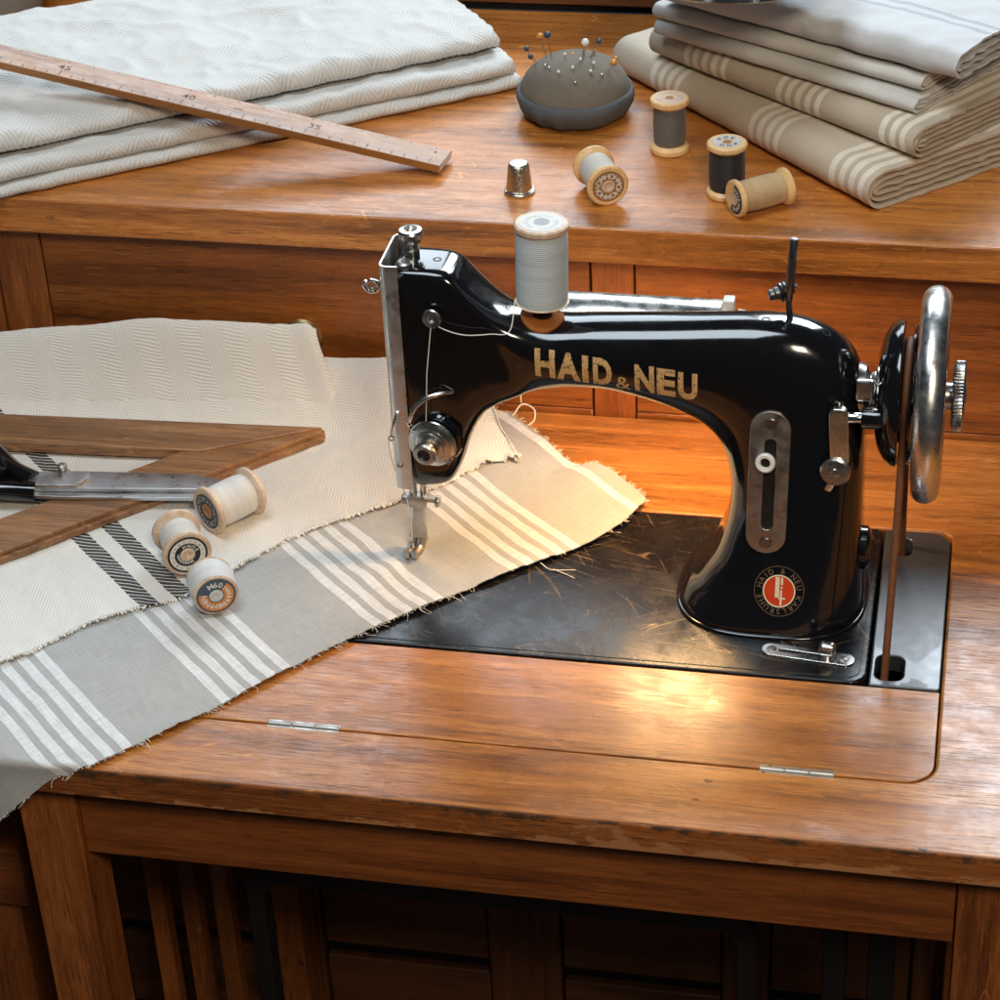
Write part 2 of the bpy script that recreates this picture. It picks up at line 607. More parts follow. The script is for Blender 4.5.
def lacquer(name, rough=.12, scratches=0.0, col=(.004, .004, .005), coat=.5, spec=.55):
    M = Mat(name)
    n1 = M.noise(M.mapping(), .35, 5, .6)
    n2 = M.noise(M.mapping(), 6, 3, .6)
    c = M.mix(n1, col, tuple(x * 1.6 for x in col))
    sm_ = M.noise(M.mapping(), .9, 6, .7)
    r = M.math('ADD', M.rng(n1, .3, .7, rough * .7, rough * 1.5), M.rng(sm_, .4, .8, 0, .10))
    h = M.math('ADD', M.noise(M.mapping(), 1.1, 3), M.math('MULTIPLY', n2, .12))
    if scratches:
        m = None
        for ang, k, off in ((.45, 1.0, 0.), (.15, .8, 7.), (-.5, 1.2, 3.), (1.1, .7, 11.)):
            tv = M.n('Mapping', {'Vector': M.mapping((100, 100, 100), rot=(0, 0, ang), loc=(off, off * 2, 0)), 'Scale': (.035 * k, .34 * k, 1)}).outputs[0]
            nn = M.noise(tv, 1, 1.5, .4)
            fr_ = M.math('FRACT', M.math('MULTIPLY', nn, 10.0))
            br = M.noise(M.mapping((100 * .25, 100 * .25, 100), loc=(off * 3, 1, 0)), 1, 3)
            q = M.math('MULTIPLY', M.rng(M.math('ABSOLUTE', M.math('SUBTRACT', fr_, .5)), .007, .026, 1, 0), M.rng(br, .48, .62, 0, 1))
            m = q if m is None else M.math('MAXIMUM', m, q)
        area = M.rng(M.noise(M.mapping(), .12, 3), .38, .62, 0, 1)
        m = M.math('MULTIPLY', M.math('MULTIPLY', m, area), scratches)
        c = M.mix(m, c, (.42, .27, .12))
        # worn, browned film of lacquer
        c = M.mix(M.rng(M.noise(M.mapping(), .16, 4), .5, .8, 0, .4), c, (.02, .015, .010))
        r = M.mix(m, r, (.45, .45, .45))
        r = M.math('ADD', r, M.rng(n2, .3, .8, 0, .05))
    M.p(Base_Color=c, Roughness=r, Specular_IOR_Level=spec, Coat_Weight=coat, Coat_Roughness=.06, Normal=M.bump(h, .12, .0004))
    return M.m


def metal(name, col=(.62, .61, .58), rough=.2, dirt=.3, brushed=None, spots=.12):
    M = Mat(name)
    n1 = M.noise(M.mapping(), .9, 5, .65)
    n2 = M.noise(M.mapping(), 7, 4, .6)
    c = M.mix(M.rng(n1, .45, .75, 0, dirt), col, tuple(x * f for x, f in zip(col, (.55, .51, .46))))
    c = M.mix(M.rng(n2, .64, .75, 0, spots * .6), c, (.12, .08, .05))
    r = M.rng(n1, .3, .7, rough * .7, rough * 1.7)
    h = M.noise(M.mapping(), 5, 3)
    bs = .04
    if brushed is not None:
        s = [100 * 12] * 3
        s[brushed] = 100 * .4
        h = M.noise(M.mapping(tuple(s)), 1, 2)
        bs = .12
    M.p(Base_Color=c, Metallic=1.0, Roughness=r, Normal=M.bump(h, bs, .0003))
    return M.m


def thread_mat(name, col, pitch=.055, sheen=.2, rough=.55, slant=0.0):
    M = Mat(name)
    sp = M.n('SeparateXYZ', {'Vector': M.mapping()})
    w = M.noise(M.mapping((60, 60, 25)), 1, 3)
    ph = M.math('ADD', M.math('MULTIPLY', sp.outputs[2], 1 / pitch), M.math('MULTIPLY', w, 2.2))
    s = M.math('SINE', M.math('MULTIPLY', ph, 2 * PI))
    lay = M.noise(M.mapping((14, 14, 150), rot=(.12, .10, 0)), 1, 4)
    c = M.mix(M.rng(s, -1, 1, 0, 1), tuple(x * .72 for x in col), col)
    c = M.mix(M.rng(lay, .42, .68, 0, .6), c, tuple(x * .62 for x in col))
    M.p(Base_Color=c, Roughness=rough, Sheen_Weight=sheen, Specular_IOR_Level=.4, Normal=M.bump(s, .5, .0003))
    return M.m


MT = {}
MT['table'] = wood('table_top_wood', (.14, .042, .008), (.395, .136, .026), (.57, .232, .054), 0, .30, .30, .55, .7, .8, wear=None, seed=1, dusty=.06)
MT['edge'] = wood('table_edge_wood', (.11, .030, .007), (.28, .082, .017), (.39, .132, .031), 0, .34, .15, .55, .7, .6, wear=(71.85, 73.9), seed=1, dusty=.05)
MT['apron'] = wood('apron_wood', (.10, .026, .006), (.235, .066, .014), (.33, .105, .025), 0, .40, .10, .5, .6, .4, seed=4)
MT['leg'] = wood('leg_wood', (.11, .030, .007), (.27, .079, .017), (.38, .125, .031), 2, .38, .10, .55, .65, .8, seed=6)
MT['shelf'] = wood('shelf_wood', (.18, .054, .009), (.50, .168, .029), (.70, .275, .060), 0, .25, .35, .55, .6, .6, seed=9, dusty=.05)
MT['panel'] = wood('drawer_front_wood', (.08, .023, .005), (.245, .075, .015), (.37, .125, .028), 0, .38, .12, .6, .8, .5, seed=12)
MT['stile'] = wood('stile_wood', (.11, .031, .008), (.27, .082, .019), (.37, .125, .032), 2, .38, .15, .5, .45, .35, seed=15)
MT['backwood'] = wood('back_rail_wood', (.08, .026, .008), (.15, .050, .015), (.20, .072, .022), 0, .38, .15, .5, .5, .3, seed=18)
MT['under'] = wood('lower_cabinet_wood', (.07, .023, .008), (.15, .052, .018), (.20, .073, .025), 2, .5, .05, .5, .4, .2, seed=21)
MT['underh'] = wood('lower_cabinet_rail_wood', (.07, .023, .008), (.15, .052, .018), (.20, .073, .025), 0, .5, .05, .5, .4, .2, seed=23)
MT['square'] = wood('set_square_wood', (.13, .054, .020), (.27, .125, .050), (.40, .20, .085), 0, .38, .15, .6, .7, .7, seed=25, fine=1.6, dusty=.25)
MT['square2'] = wood('set_square_diagonal_wood', (.13, .054, .020), (.27, .125, .050), (.40, .20, .085), 0, .38, .15, .6, .7, .7, seed=27, fine=1.6, dusty=.25)
MT['ruler'] = wood('ruler_wood', (.17, .066, .016), (.30, .122, .030), (.39, .175, .055), 0, .30, .3, .4, .4, .15, seed=29, fine=1.8)
MT['spoolwood'] = wood('spool_wood', (.58, .33, .13), (.72, .45, .20), (.82, .56, .28), 2, .42, .1, .25, .25, .2, seed=31, fine=2.0)
MT['spoolpale'] = wood('pale_spool_wood', (.48, .33, .22), (.62, .45, .32), (.72, .55, .40), 2, .45, .1, .25, .25, .2, seed=33, fine=2.0)
MT['black'] = lacquer('black_enamel', .09)
MT['bed'] = lacquer('worn_black_enamel', .21, .65, coat=.0, spec=.36)
MT['sideplate'] = plain('satin_grey_black_plate', (.032, .037, .043), .32, 0, .25, 1.2, .15, .05, .9, .05)
MT['iron'] = plain('black_cast_iron', (.005, .005, .006), .5, 0, 0, 1.2, .2, .2)
MT['void'] = plain('dark_gap', (.004, .003, .002), .9)
MT['chrome'] = metal('polished_chrome', (.72, .72, .71), .13, .25, None, .10)
MT['nickel'] = metal('worn_nickel', (.68, .67, .64), .22, .35)
MT['steel'] = metal('dull_steel', (.46, .43, .39), .34, .55, 2, .35)
MT['blade'] = metal('scissor_steel', (.60, .61, .62), .30, .08, 0, .0)
MT['darksteel'] = metal('dark_steel', (.20, .20, .21), .30, .3)
MT['brass'] = metal('tarnished_brass', (.45, .33, .16), .32, .5)
MT['gold'] = None
MT['leather'] = plain('leather_belt', (.17, .062, .024), .6, 0, 0, 3.0, .55, .6)
MT['felt'] = plain('rust_felt', (.36, .11, .022), .95, 0, 0, 3.0, .25, .6)
MT['blackknob'] = plain('black_bakelite', (.010, .010, .011), .28)
MT['white'] = plain('white_enamel', (.75, .72, .66), .35)
MT['red'] = plain('red_enamel', (.62, .055, .012), .35)
MT['cream'] = plain('cream_enamel', (.80, .68, .46), .45)
MT['wheel'] = metal('satin_chrome', (.82, .81, .79), .25, .22, None, .06)
MT['faceplate'] = metal('satin_face_plate', (.78, .77, .74), .30, .35, 2, .06)
MT['lampsteel'] = metal('lamp_tube_metal', (.80, .78, .74), .22, .25)


def gold_leaf(name, col, wornness):
    M = Mat(name)
    e = M.noise(M.mapping((100, 100, 100), loc=(31, 17, 3)), 7.0, 5, .75)
    k = M.rng(e, wornness, wornness + .05, 1, 0)
    c = M.mix(M.noise(M.mapping(), 5, 3), col, tuple(x * .55 for x in col))
    c = M.mix(k, (.010, .009, .009), c)
    M.p(Base_Color=c, Roughness=M.mix(k, (.15, .15, .15), (.42, .42, .42)), Metallic=M.math('MULTIPLY', k, .15))
    return M.m


MT['gold'] = gold_leaf('worn_gold_leaf', (.95, .60, .26), .55)
MT['dullgold'] = gold_leaf('faded_gold_leaf', (.24, .15, .085), .60)

MT['herr'] = herringbone('white_herringbone_cotton', (.77, .74, .69), (.60, .575, .53), bands=((-30.75, -29.5), (-28.35, -27.1)), rot=0.0)
MT['towel'] = herringbone('towel_herringbone_cotton', (.72, .705, .675), (.54, .53, .51), (), 2.6, .44, 1.2, .6, 0.0)
MT['towel_top'] = herringbone('towel_black_edged_cotton', (.72, .705, .675), (.54, .53, .51), (), 2.6, .44, 1.2, .6, 0.0, tband=(23.55, 23.95))
MT['linen'] = linen('striped_beige_linen', (.415, .41, .395), (.78, .78, .78), ((7.05, 5), (17.95, 5), (30.1, 5), (42.3, 5)), 1.21, .66, .45, edge_stripe=(.85, 1.5))
MT['linenA'] = linen('folded_beige_linen_lower', (.60, .50, .385), (.88, .81, .70), ((5.3, 4), (18.0, 4), (27.7, 4)), 1.05, .55, .25)
MT['linenB'] = linen('folded_beige_linen_upper', (.55, .46, .355), (.88, .81, .70), ((4.0, 5), (14.0, 5), (24.4, 3)), 1.0, .52, .25)
MT['linenC'] = linen('folded_white_linen', (.64, .62, .58), (.7, .7, .7), (), slub=.15)
MT['linenD'] = linen('folded_grey_white_linen', (.58, .59, .60), (.40, .42, .45), (), slub=.18, tstripes=((29.5, 30.0), (30.7, 31.2), (35.5, 35.8)))
MT['fray'] = plain('loose_threads', (.72, .66, .56), .9)
MT['frayw'] = plain('white_loose_threads', (.80, .77, .72), .9)
MT['pc_top'] = plain('grey_brown_felt', (.16, .135, .105), .95, 0, 0, 2.0, .25, .5)
MT['pc_band'] = plain('slate_blue_velvet', (.095, .105, .115), .9, 0, 0, 2.0, .3, .5)
MT['floor'] = plain('dark_floor_boards', (.06, .030, .016), .6)

# ------------------------------------------------------------------ camera
F_PX = 2377.359
RIGHT = V((.97948061, .19671884, -.04381124))
DOWN = V((.07140271, -.54200378, -.83733718))
FWD = V((-.18846586, .8170273, -.54492845))
CAM = V((16.56, -130.25, 93.79))
cam = bpy.data.cameras.new('camera')
co = bpy.data.objects.new('camera', cam)
COL.objects.link(co)
R3 = Matrix((RIGHT, -DOWN, -FWD)).transposed()
co.matrix_world = Matrix.Translation(CAM * CM) @ R3.to_4x4()
cam.sensor_width = 36
cam.lens = F_PX * 36 / 1000
cam.clip_start = .05
cam.clip_end = 50
cam.dof.use_dof = True
cam.dof.focus_distance = 1.62
cam.dof.aperture_fstop = 20.0
scene.camera = co

# ================================================================== SETTING
bm = bmesh.new()
box(bm, -260, 260, -200, 260, -76, -74)
fl = obj('floor', bm, MT['floor'])
fl['kind'] = 'structure'

# ================================================================== SEWING TABLE
T = thing('sewing_table', 'brown wooden treadle sewing table with hinged flap carrying the black sewing machine', 'table', (-10, 0, -74))
TX0, TX1, TY0, TY1, TZ = -44.0, 36.0, -23.25, 22.98, -2.15
HX0, HX1, HY0, HY1 = -36.0, 16.42, -17.12, 10.35
hole = rrect(HX0, HX1, HY0, HY1, (.3, 1.9, .9, .3))
bm = bmesh.new()
plate(bm, [(TX0, TY0), (TX1, TY0), (TX1, TY1), (TX0, TY1)], TZ, 0.0, [hole], .22)
for f in bm.faces:
    f.material_index = 1 if f.calc_center_median().y < TY0 + .12 else 0
obj('tabletop', bm, [MT['table'], MT['edge']], T, 30)
bm = bmesh.new()
plate(bm, rrect(HX0 + .08, HX1 - .09, HY0 + .09, -7.95, (.3, 1.8, .1, .1)), -1.9, -.015, (), .06)
fl_ = obj('hinged_flap', bm, MT['table'], T, 30)
bm = bmesh.new()
plate(bm, rrect(HX0 + .08, -26.2, -7.87, HY1 - .08, .2), -1.9, -.015, (), .06)
obj('side_lid', bm, MT['table'], T, 30)
bm = bmesh.new()
box(bm, HX0 - 1, HX1 + .8, HY0 - .8, HY1 + .8, -5.2, -4.9)
obj('well_bottom', bm, MT['void'], T)
# hinges let into the seam
for hx0, hx1 in ((-25.45, -20.75), (5.88, 10.4)):
    bm = bmesh.new()
    n = 3
    w = (hx1 - hx0) / n
    box(bm, hx0, hx1, HY0 - .33, HY0 + .43, -.3, .012, .01, 1)
    for k in range(n):
        cyl(bm, (hx0 + k * w + .03, HY0 + .05, -.03), (hx0 + (k + 1) * w - .03, HY0 + .05, -.03), .17, 12, bev=.03)
    obj('hinge', bm, MT['steel'], T)
# apron and legs
bm = bmesh.new()
box(bm, -37.5, 18.2, -21.0, -18.8, -9.0, TZ - .01, .08)
obj('apron', bm, MT['apron'], T)
bm = bmesh.new()
box(bm, -40.9, -38.9, -18.0, 19.0, -9.0, TZ - .01, .08)
obj('side_rail', bm, MT['apron'], T)
for (x0, x1, y0, y1) in ((-41.5, -37.55, -21.5, -17.6), (18.25, 22.4, -21.5, -17.6), (-41.5, -37.55, 17.5, 21.4), (18.25, 22.4, 17.5, 21.4)):
    bm = bmesh.new()
    box(bm, x0, x1, y0, y1, -74, TZ - .01, .18, 2)
    obj('leg', bm, MT['leg'], T)
# slatted side: upright slats between the left legs
for i, y in enumerate((-11.5, -5.5, .5)):
    bm = bmesh.new()
    xm = (-44.35, -41.5, -38.8)[i]
    box(bm, xm - .7, xm + .7, 3.3, 4.7, -70, -9.02, .1)
    obj('side_slat', bm, MT['leg'], T)
# cast-iron treadle frame
bm = bmesh.new()


def bar_frame(bm, x0, x1, z0, z1, y, w, d, rad):
    o = rrect(x0, x1, z0, z1, rad, 8)
    i = rrect(x0 + w, x1 - w, z0 + w, z1 - w * 1.15, 1.5, 8)
    xf = Matrix.Translation((0, y, 0)) @ Matrix.Rotation(PI / 2, 4, 'X')
    plate(bm, o, -d / 2, d / 2, [i], .12, xf)


bar_frame(bm, -30.2, 5.4, -62, -16.6, -12, 1.25, 1.6, 1.4)
obj('treadle_frame', bm, MT['iron'], T)
for x0, x1 in ((9.9, 11.5), (12.9, 14.7)):
    bm = bmesh.new()
    box(bm, x0, x1, -12.6, -11.2, -70, -9.1, .25)
    obj('iron_post', bm, MT['iron'], T)

# ================================================================== CABINET BEHIND
K = thing('writing_cabinet', 'brown wooden cabinet with drawers and broad shelf behind the sewing table', 'cabinet', (-15, 40, -74))
SZ, SY = 16.7, 21.35
bm = bmesh.new()
box(bm, -85, 60, SY, 62.2, 13.85, SZ, .2, 3)
obj('shelf_board', bm, MT['shelf'], K)
bm = bmesh.new()
box(bm, -84, 59, 24.2, 61, -72, 13.84)
obj('carcass', bm, MT['void'], K)
# drawer fronts and stiles above the table
for (x0, x1) in ((-53.95, -11.2), (-7.75, 34.0)):
    bm = bmesh.new()
    box(bm, x0, x1, 23.05, 24.19, .5, 13.3, .10, 2)
    obj('drawer_front', bm, MT['panel'], K)
for (x0, x1) in ((-57.9, -54.12), (-11.03, -7.9), (34.2, 38)):
    bm = bmesh.new()
    box(bm, x0, x1, 23.12, 24.19, -1.5, 13.83, .06, 1)
    obj('stile', bm, MT['stile'], K)
bm = bmesh.new()
box(bm, -80, -58.05, 22.9, 24.19, -10, 13.83, .06, 1)
obj('end_panel', bm, MT['stile'], K)
bm = bmesh.new()
for a, b in ((-53.95, -11.2), (-7.75, 34.0)):
    box(bm, a, b, 23.12, 24.19, -2.0, .38, .05, 1)
obj('lower_rail', bm, MT['panel'], K)
bm = bmesh.new()
lathe(bm, [(0, 0), (.7, 0), (.75, .5), (.7, 1.1), (1.5, 1.3), (1.62, 1.5), (1.5, 1.72), (1.2, 1.8), (1.1, 1.72), (.5, 1.72), (.4, 1.9), (0, 1.95)], 32, (-33.2, 23.05, 6.05), (0, -1, 0))
obj('drawer_knob', bm, MT['brass'], K)
# raised back of the shelf
bm = bmesh.new()
box(bm, -85, 60, 62.3, 64, 17.2, 23.5, .25, 2)
obj('back_panel', bm, MT['backwood'], K)
bm = bmesh.new()
box(bm, -85, 60, 62.8, 64, SZ - .2, 17.19)  # near-black strip stands in for the shadow line under the back panel
obj('back_shadow_strip', bm, MT['void'], K)
bm = bmesh.new()
box(bm, -85, 60, 61.8, 64.5, 23.52, 26.0, .3, 2)
obj('top_rail', bm, MT['backwood'], K)
# lower cabinet seen under the table: framed panels
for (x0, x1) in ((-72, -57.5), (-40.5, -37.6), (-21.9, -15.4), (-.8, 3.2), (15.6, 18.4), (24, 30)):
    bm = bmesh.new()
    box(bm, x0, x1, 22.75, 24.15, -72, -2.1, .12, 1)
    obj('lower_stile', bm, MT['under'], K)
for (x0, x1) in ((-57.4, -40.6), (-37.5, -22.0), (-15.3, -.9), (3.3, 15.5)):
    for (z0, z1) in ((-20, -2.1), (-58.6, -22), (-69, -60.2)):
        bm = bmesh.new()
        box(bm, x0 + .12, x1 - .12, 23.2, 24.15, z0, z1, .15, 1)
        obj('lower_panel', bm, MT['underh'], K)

# ================================================================== UNIT AT LOWER LEFT
L = thing('wooden_stool', 'orange brown wooden stool corner beside the table left front leg', 'stool', (-56, -10, -74))
bm = bmesh.new()
box(bm, -64, -47.3, -12, 6, -23.6, -18.2, .3, 2)
obj('seat', bm, MT['apron'], L)
for (x0, x1, y0, y1) in ((-52.5, -48.6, -11, -8), (-63, -60, -11, -8), (-52.5, -48.6, 2, 5), (-63, -60, 2, 5)):
    bm = bmesh.new()
    box(bm, x0, x1, y0, y1, -74, -23.62, .2, 2)
    obj('leg', bm, MT['leg'], L)

# ================================================================== SEWING MACHINE
S = thing('sewing_machine', 'black vintage sewing machine with gold lettering and steel handwheel on the wooden table', 'sewing machine', (0, 0, 0))
AY = 2.4
# ---- bed and side plate
bm = bmesh.new()
plate(bm, rrect(-26.05, 11.62, -7.72, 10.25, (.3, 1.1, .6, .3)), -1.6, .03, (), .16)
plate(bm, rrect(-25.6, 11.2, -7.3, 9.85, (.3, .9, .5, .3)), .02, .075, (), .05)
obj('bed', bm, MT['bed'], S, 50)
slots = [rrect(12.15, 13.95, -7.15, -4.5, .62, 6), rrect(12.35, 13.75, 7.1, 9.25, .55, 6)]
bm = bmesh.new()
plate(bm, rrect(11.8, 16.33, -7.80, 10.2, (.15, .25, 1.5, .3), 8), -1.2, .03, slots, .12)
obj('side_plate', bm, MT['sideplate'], S, 50)
# ---- casting: chords (inner xz, outer xz, half depth, exponent, axis y)
CH = [((-17.2, 7.25), (-19.5, 6.85), 1.3, 4, AY),
      ((-16.7, 7.9), (-19.9, 7.4), 1.8, 5, AY),
      ((-16.1, 9.2), (-20.25, 9.3), 2.0, 6, AY),
      ((-15.5, 11.0), (-20.35, 12.5), 2.1, 6, AY),
      ((-14.9, 12.3), (-20.35, 16.5), 2.15, 6, AY),
      ((-14.3, 13.2), (-20.3, 20.5), 2.15, 7, AY),
      ((-13.6, 13.75), (-20.25, 22.6), 2.15, 8, AY),
      ((-13.1, 14.05), (-19.9, 23.45), 2.15, 8, AY),
      ((-12.6, 14.3), (-18.4, 23.55), 2.15, 8, AY),
      ((-12.1, 14.5), (-16.9, 23.5), 2.15, 7, AY),
      ((-11.5, 14.75), (-16.1, 23.2), 2.15, 5.5, AY),
      ((-10.8, 14.95), (-15.1, 22.1), 2.2, 4.2, AY),
      ((-9.9, 15.1), (-13.6, 20.75), 2.3, 3.2, AY),
      ((-8.8, 15.22), (-11.9, 20.0), 2.4, 2.6, AY),
      ((-7.6, 15.25), (-9.7, 19.75), 2.45, 2.4, AY),
      ((-6.0, 15.15), (-7.2, 19.95), 2.5, 2.3, AY),
      ((-4.2, 14.75), (-4.4, 20.15), 2.55, 2.3, AY),
      ((-2.5, 14.2), (-1.5, 20.35), 2.6, 2.3, AY),
      ((-1.2, 13.6), (1.5, 20.6), 2.65, 2.3, AY),
      ((-.1, 12.95), (4.2, 20.75), 2.7, 2.4, AY),
      ((.7, 12.2), (6.6, 20.45), 2.8, 2.5, AY),
      ((1.25, 11.3), (8.4, 19.55), 2.9, 2.6, AY),
      ((1.6, 10.3), (9.6, 18.2), 3.05, 2.8, AY),
      ((1.8, 9.2), (10.2, 16.2), 3.15, 3.0, AY),
      ((1.85, 8.2), (10.4, 13.6), 3.35, 3.2, AY),
      ((1.75, 6.9), (10.5, 10.2), 3.7, 3.2, 2.35),
      ((1.4, 5.4), (10.55, 6.8), 4.2, 3.2, 2.25),
      ((.75, 3.7), (10.65, 4.3), 4.7, 3.1, 2.15),
      ((-.2, 2.1), (10.75, 2.5), 5.15, 3.0, 2.05),
      ((-1.0, 1.15), (10.85, 1.4), 5.45, 2.9, 1.95),
      ((-1.45, .55), (10.95, .6), 5.65, 2.8, 1.9),
      ((-1.55, .06), (11.0, .06), 5.75, 2.8, 1.9)]


def interp_ch(n=4):
    out = []
    for i in range(len(CH) - 1):
        P = [CH[max(i - 1, 0)], CH[i], CH[i + 1], CH[min(i + 2, len(CH) - 1)]]
        flat = [[*c[0], *c[1], c[2], c[3], c[4]] for c in P]
        for k in range(n):
            t = k / n
            out.append([.5 * (2 * b + (c - a) * t + (2 * a - 5 * b + 4 * c - d) * t * t + (3 * b - a - 3 * c + d) * t ** 3) for a, b, c, d in zip(*flat)])
    c = CH[-1]
    out.append([*c[0], *c[1], c[2], c[3], c[4]])
    return out


bm = bmesh.new()
rings = []
SEG = 72
for ix, iz, ox, oz, d, ex, ay in interp_ch(4):
    c = V(((ix + ox) / 2, ay, (iz + oz) / 2))
    h = V((ox - ix, 0, oz - iz)) / 2
    ring = []
    for k in range(SEG):
        a = 2 * PI * k / SEG
        ca, sa = math.cos(a), math.sin(a)
        # even out spacing for square-ish sections
        m = max(abs(ca), abs(sa))
        e = 2 / ex
        u = math.copysign(abs(ca) ** e, ca)
        w = math.copysign(abs(sa) ** e, sa)
        ring.append(c + h * u + V((0, d * w, 0)))
    rings.append(ring)
loft(bm, rings)
bmesh.ops.recalc_face_normals(bm, faces=bm.faces)
BODY = BVHTree.FromBMesh(bm)
obj('machine_body', bm, MT['black'], S, 50)


def front_y(x, z):
    h = BODY.ray_cast(V((x, -40, z)), V((0, 1, 0)))
    return h[0].y if h[0] is not None else AY


def front_n(x, z):
    h = BODY.ray_cast(V((x, -40, z)), V((0, 1, 0)))
    n_ = h[1] if h[0] is not None else V((0, -1, 0))
    return n_ if n_.y < 0 else -n_


def top_z(x, y):
    h = BODY.ray_cast(V((x, y, 60)), V((0, 0, -1)))
    return h[0].z if h[0] is not None else 20.0


def drape(dst, src, fn2, lift=.02):
    """2D mesh -> on the front of the casting; fn2 maps (x, y) to (x, z)"""
    def f(c):
        x, z = fn2(c)
        return V((x, front_y(x, z) - lift, z))
    bm_append(dst, src, f)


# flange where the pillar meets the bed
bm = bmesh.new()
rg = []
for (grow, z) in ((.14, .06), (.14, .20), (.10, .26), (.0, .30)):
    ring = []
    for k in range(72):
        a = 2 * PI * k / 72
        ca, sa = math.cos(a), math.sin(a)
        ring.append(V((4.72 + (6.28 + grow) * math.copysign(abs(ca) ** .72, ca), 1.9 + (5.75 + grow) * math.copysign(abs(sa) ** .72, sa), z)))
    rg.append(ring)
loft(bm, rg, (False, True))
obj('base_flange', bm, MT['black'], S, 40)

# ---- lettering
bm = bmesh.new()
LET = [('H', -10.72, -9.40, 18.06), ('A', -9.30, -7.75, 17.94), ('I', -7.62, -7.22, 17.80), ('D', -6.92, -5.68, 17.74),
       ('&', -5.45, -4.50, 17.50), ('N', -4.22, -2.95, 17.46), ('E', -2.78, -1.58, 17.32), ('U', -1.42, -.16, 17.16)]
for ch, x0, x1, zb in LET:
    t = text_bm(ch, 1.0, .045 if ch != '&' else .01, 5)
    a, b, c, d = bounds(t)
    hgt = 2.05 if ch != '&' else 1.05
    slope = -.07
    drape(bm, t, lambda q, a=a, b=b, c=c, d=d: (x0 + (q.x - a) / (b - a) * (x1 - x0),
                                               zb - 1.38 + (q.y - c) / (d - c) * hgt + slope * (q.x - a) / (b - a) * (x1 - x0)), .03)
obj('lettering', bm, MT['gold'], S, 80)

# ---- medallion
MX, MZ = 5.55, 3.25


def disc_pts(r, n=40):
    return [(r * math.cos(2 * PI * k / n), r * math.sin(2 * PI * k / n)) for k in range(n)]


def ring2(dst, r0, r1, lift, n=48, a0=0, a1=2 * PI):
    src = bmesh.new()
    A = [src.verts.new((r0 * math.cos(a0 + (a1 - a0) * k / n), r0 * math.sin(a0 + (a1 - a0) * k / n), 0)) for k in range(n + 1)]
    B = [src.verts.new((r1 * math.cos(a0 + (a1 - a0) * k / n), r1 * math.sin(a0 + (a1 - a0) * k / n), 0)) for k in range(n + 1)]
    for k in range(n):
        src.faces.new((A[k], B[k], B[k + 1], A[k + 1]))
    drape(dst, src, lambda q: (MX + q.x, MZ + q.y * 1.0), lift)


bm = bmesh.new()
src = bmesh.new()
vc = src.verts.new((0, 0, 0))
r_ = [[src.verts.new((x, y, 0)) for x, y in disc_pts(rad)] for rad in (.33, .66, .99)]
for k in range(40):
    src.faces.new((vc, r_[0][k], r_[0][(k + 1) % 40]))
    for q in range(2):
        src.faces.new((r_[q][k], r_[q + 1][k], r_[q + 1][(k + 1) % 40], r_[q][(k + 1) % 40]))
drape(bm, src, lambda q: (MX + q.x, MZ + q.y * 1.0), .03)
med = obj('medallion', bm, MT['red'], S, 80)
bm = bmesh.new()
ring2(bm, .98, 1.07, .045)
# emblem: pale upright bar with gold sword-like rod beside it


def rect2(dst, x0, x1, y0, y1, lift=.055):
    s2 = bmesh.new()
    nx, ny = 2, 6
    g = [[s2.verts.new((x0 + (x1 - x0) * i / nx, y0 + (y1 - y0) * j / ny, 0)) for j in range(ny + 1)] for i in range(nx + 1)]
    for i in range(nx):
        for j in range(ny):
            s2.faces.new((g[i][j], g[i + 1][j], g[i + 1][j + 1], g[i][j + 1]))
    drape(dst, s2, lambda q: (MX + q.x, MZ + q.y * 1.0), lift)


rect2(bm, -.26, .02, -.42, .92)
rect2(bm, .10, .24, .42, .90)
rect2(bm, .10, .22, .18, .30)
rect2(bm, .08, .20, -.92, .08)
rect2(bm, -.02, .42, -.52, -.40, .06)
obj('emblem', bm, MT['cream'], med, 80)
bm = bmesh.new()
ring2(bm, 1.60, 1.64, .03)


def arc_text(dst, s, a_start, a_end, r_in, hgt):
    chars = list(s)
    for i, ch in enumerate(chars):
        if ch == ' ':
            continue
        ang = a_start + (a_end - a_start) * i / max(1, len(chars) - 1)
        t = text_bm(ch, 1.0, .012, 0)
        a, b, c, d = bounds(t)
        k = hgt / .73
        cx = (a + b) / 2
        ca, sa = math.cos(ang), math.sin(ang)

        def fn(q, k=k, cx=cx, ca=ca, sa=sa):
            u = (q.x - cx) * k
            w = r_in + q.y * k
            x = w * ca + u * sa
            y = w * sa - u * ca
            return (MX + x, MZ + y * 1.0)
        drape(dst, t, fn, .03)


arc_text(bm, 'HAID & NEU', PI * .93, PI * .07, 1.16, .36)
arc_text(bm, 'KARLSRUHE', -PI * .10, -PI * .90, 1.16, .36)
obj('medallion_lettering', bm, MT['dullgold'], med, 80)

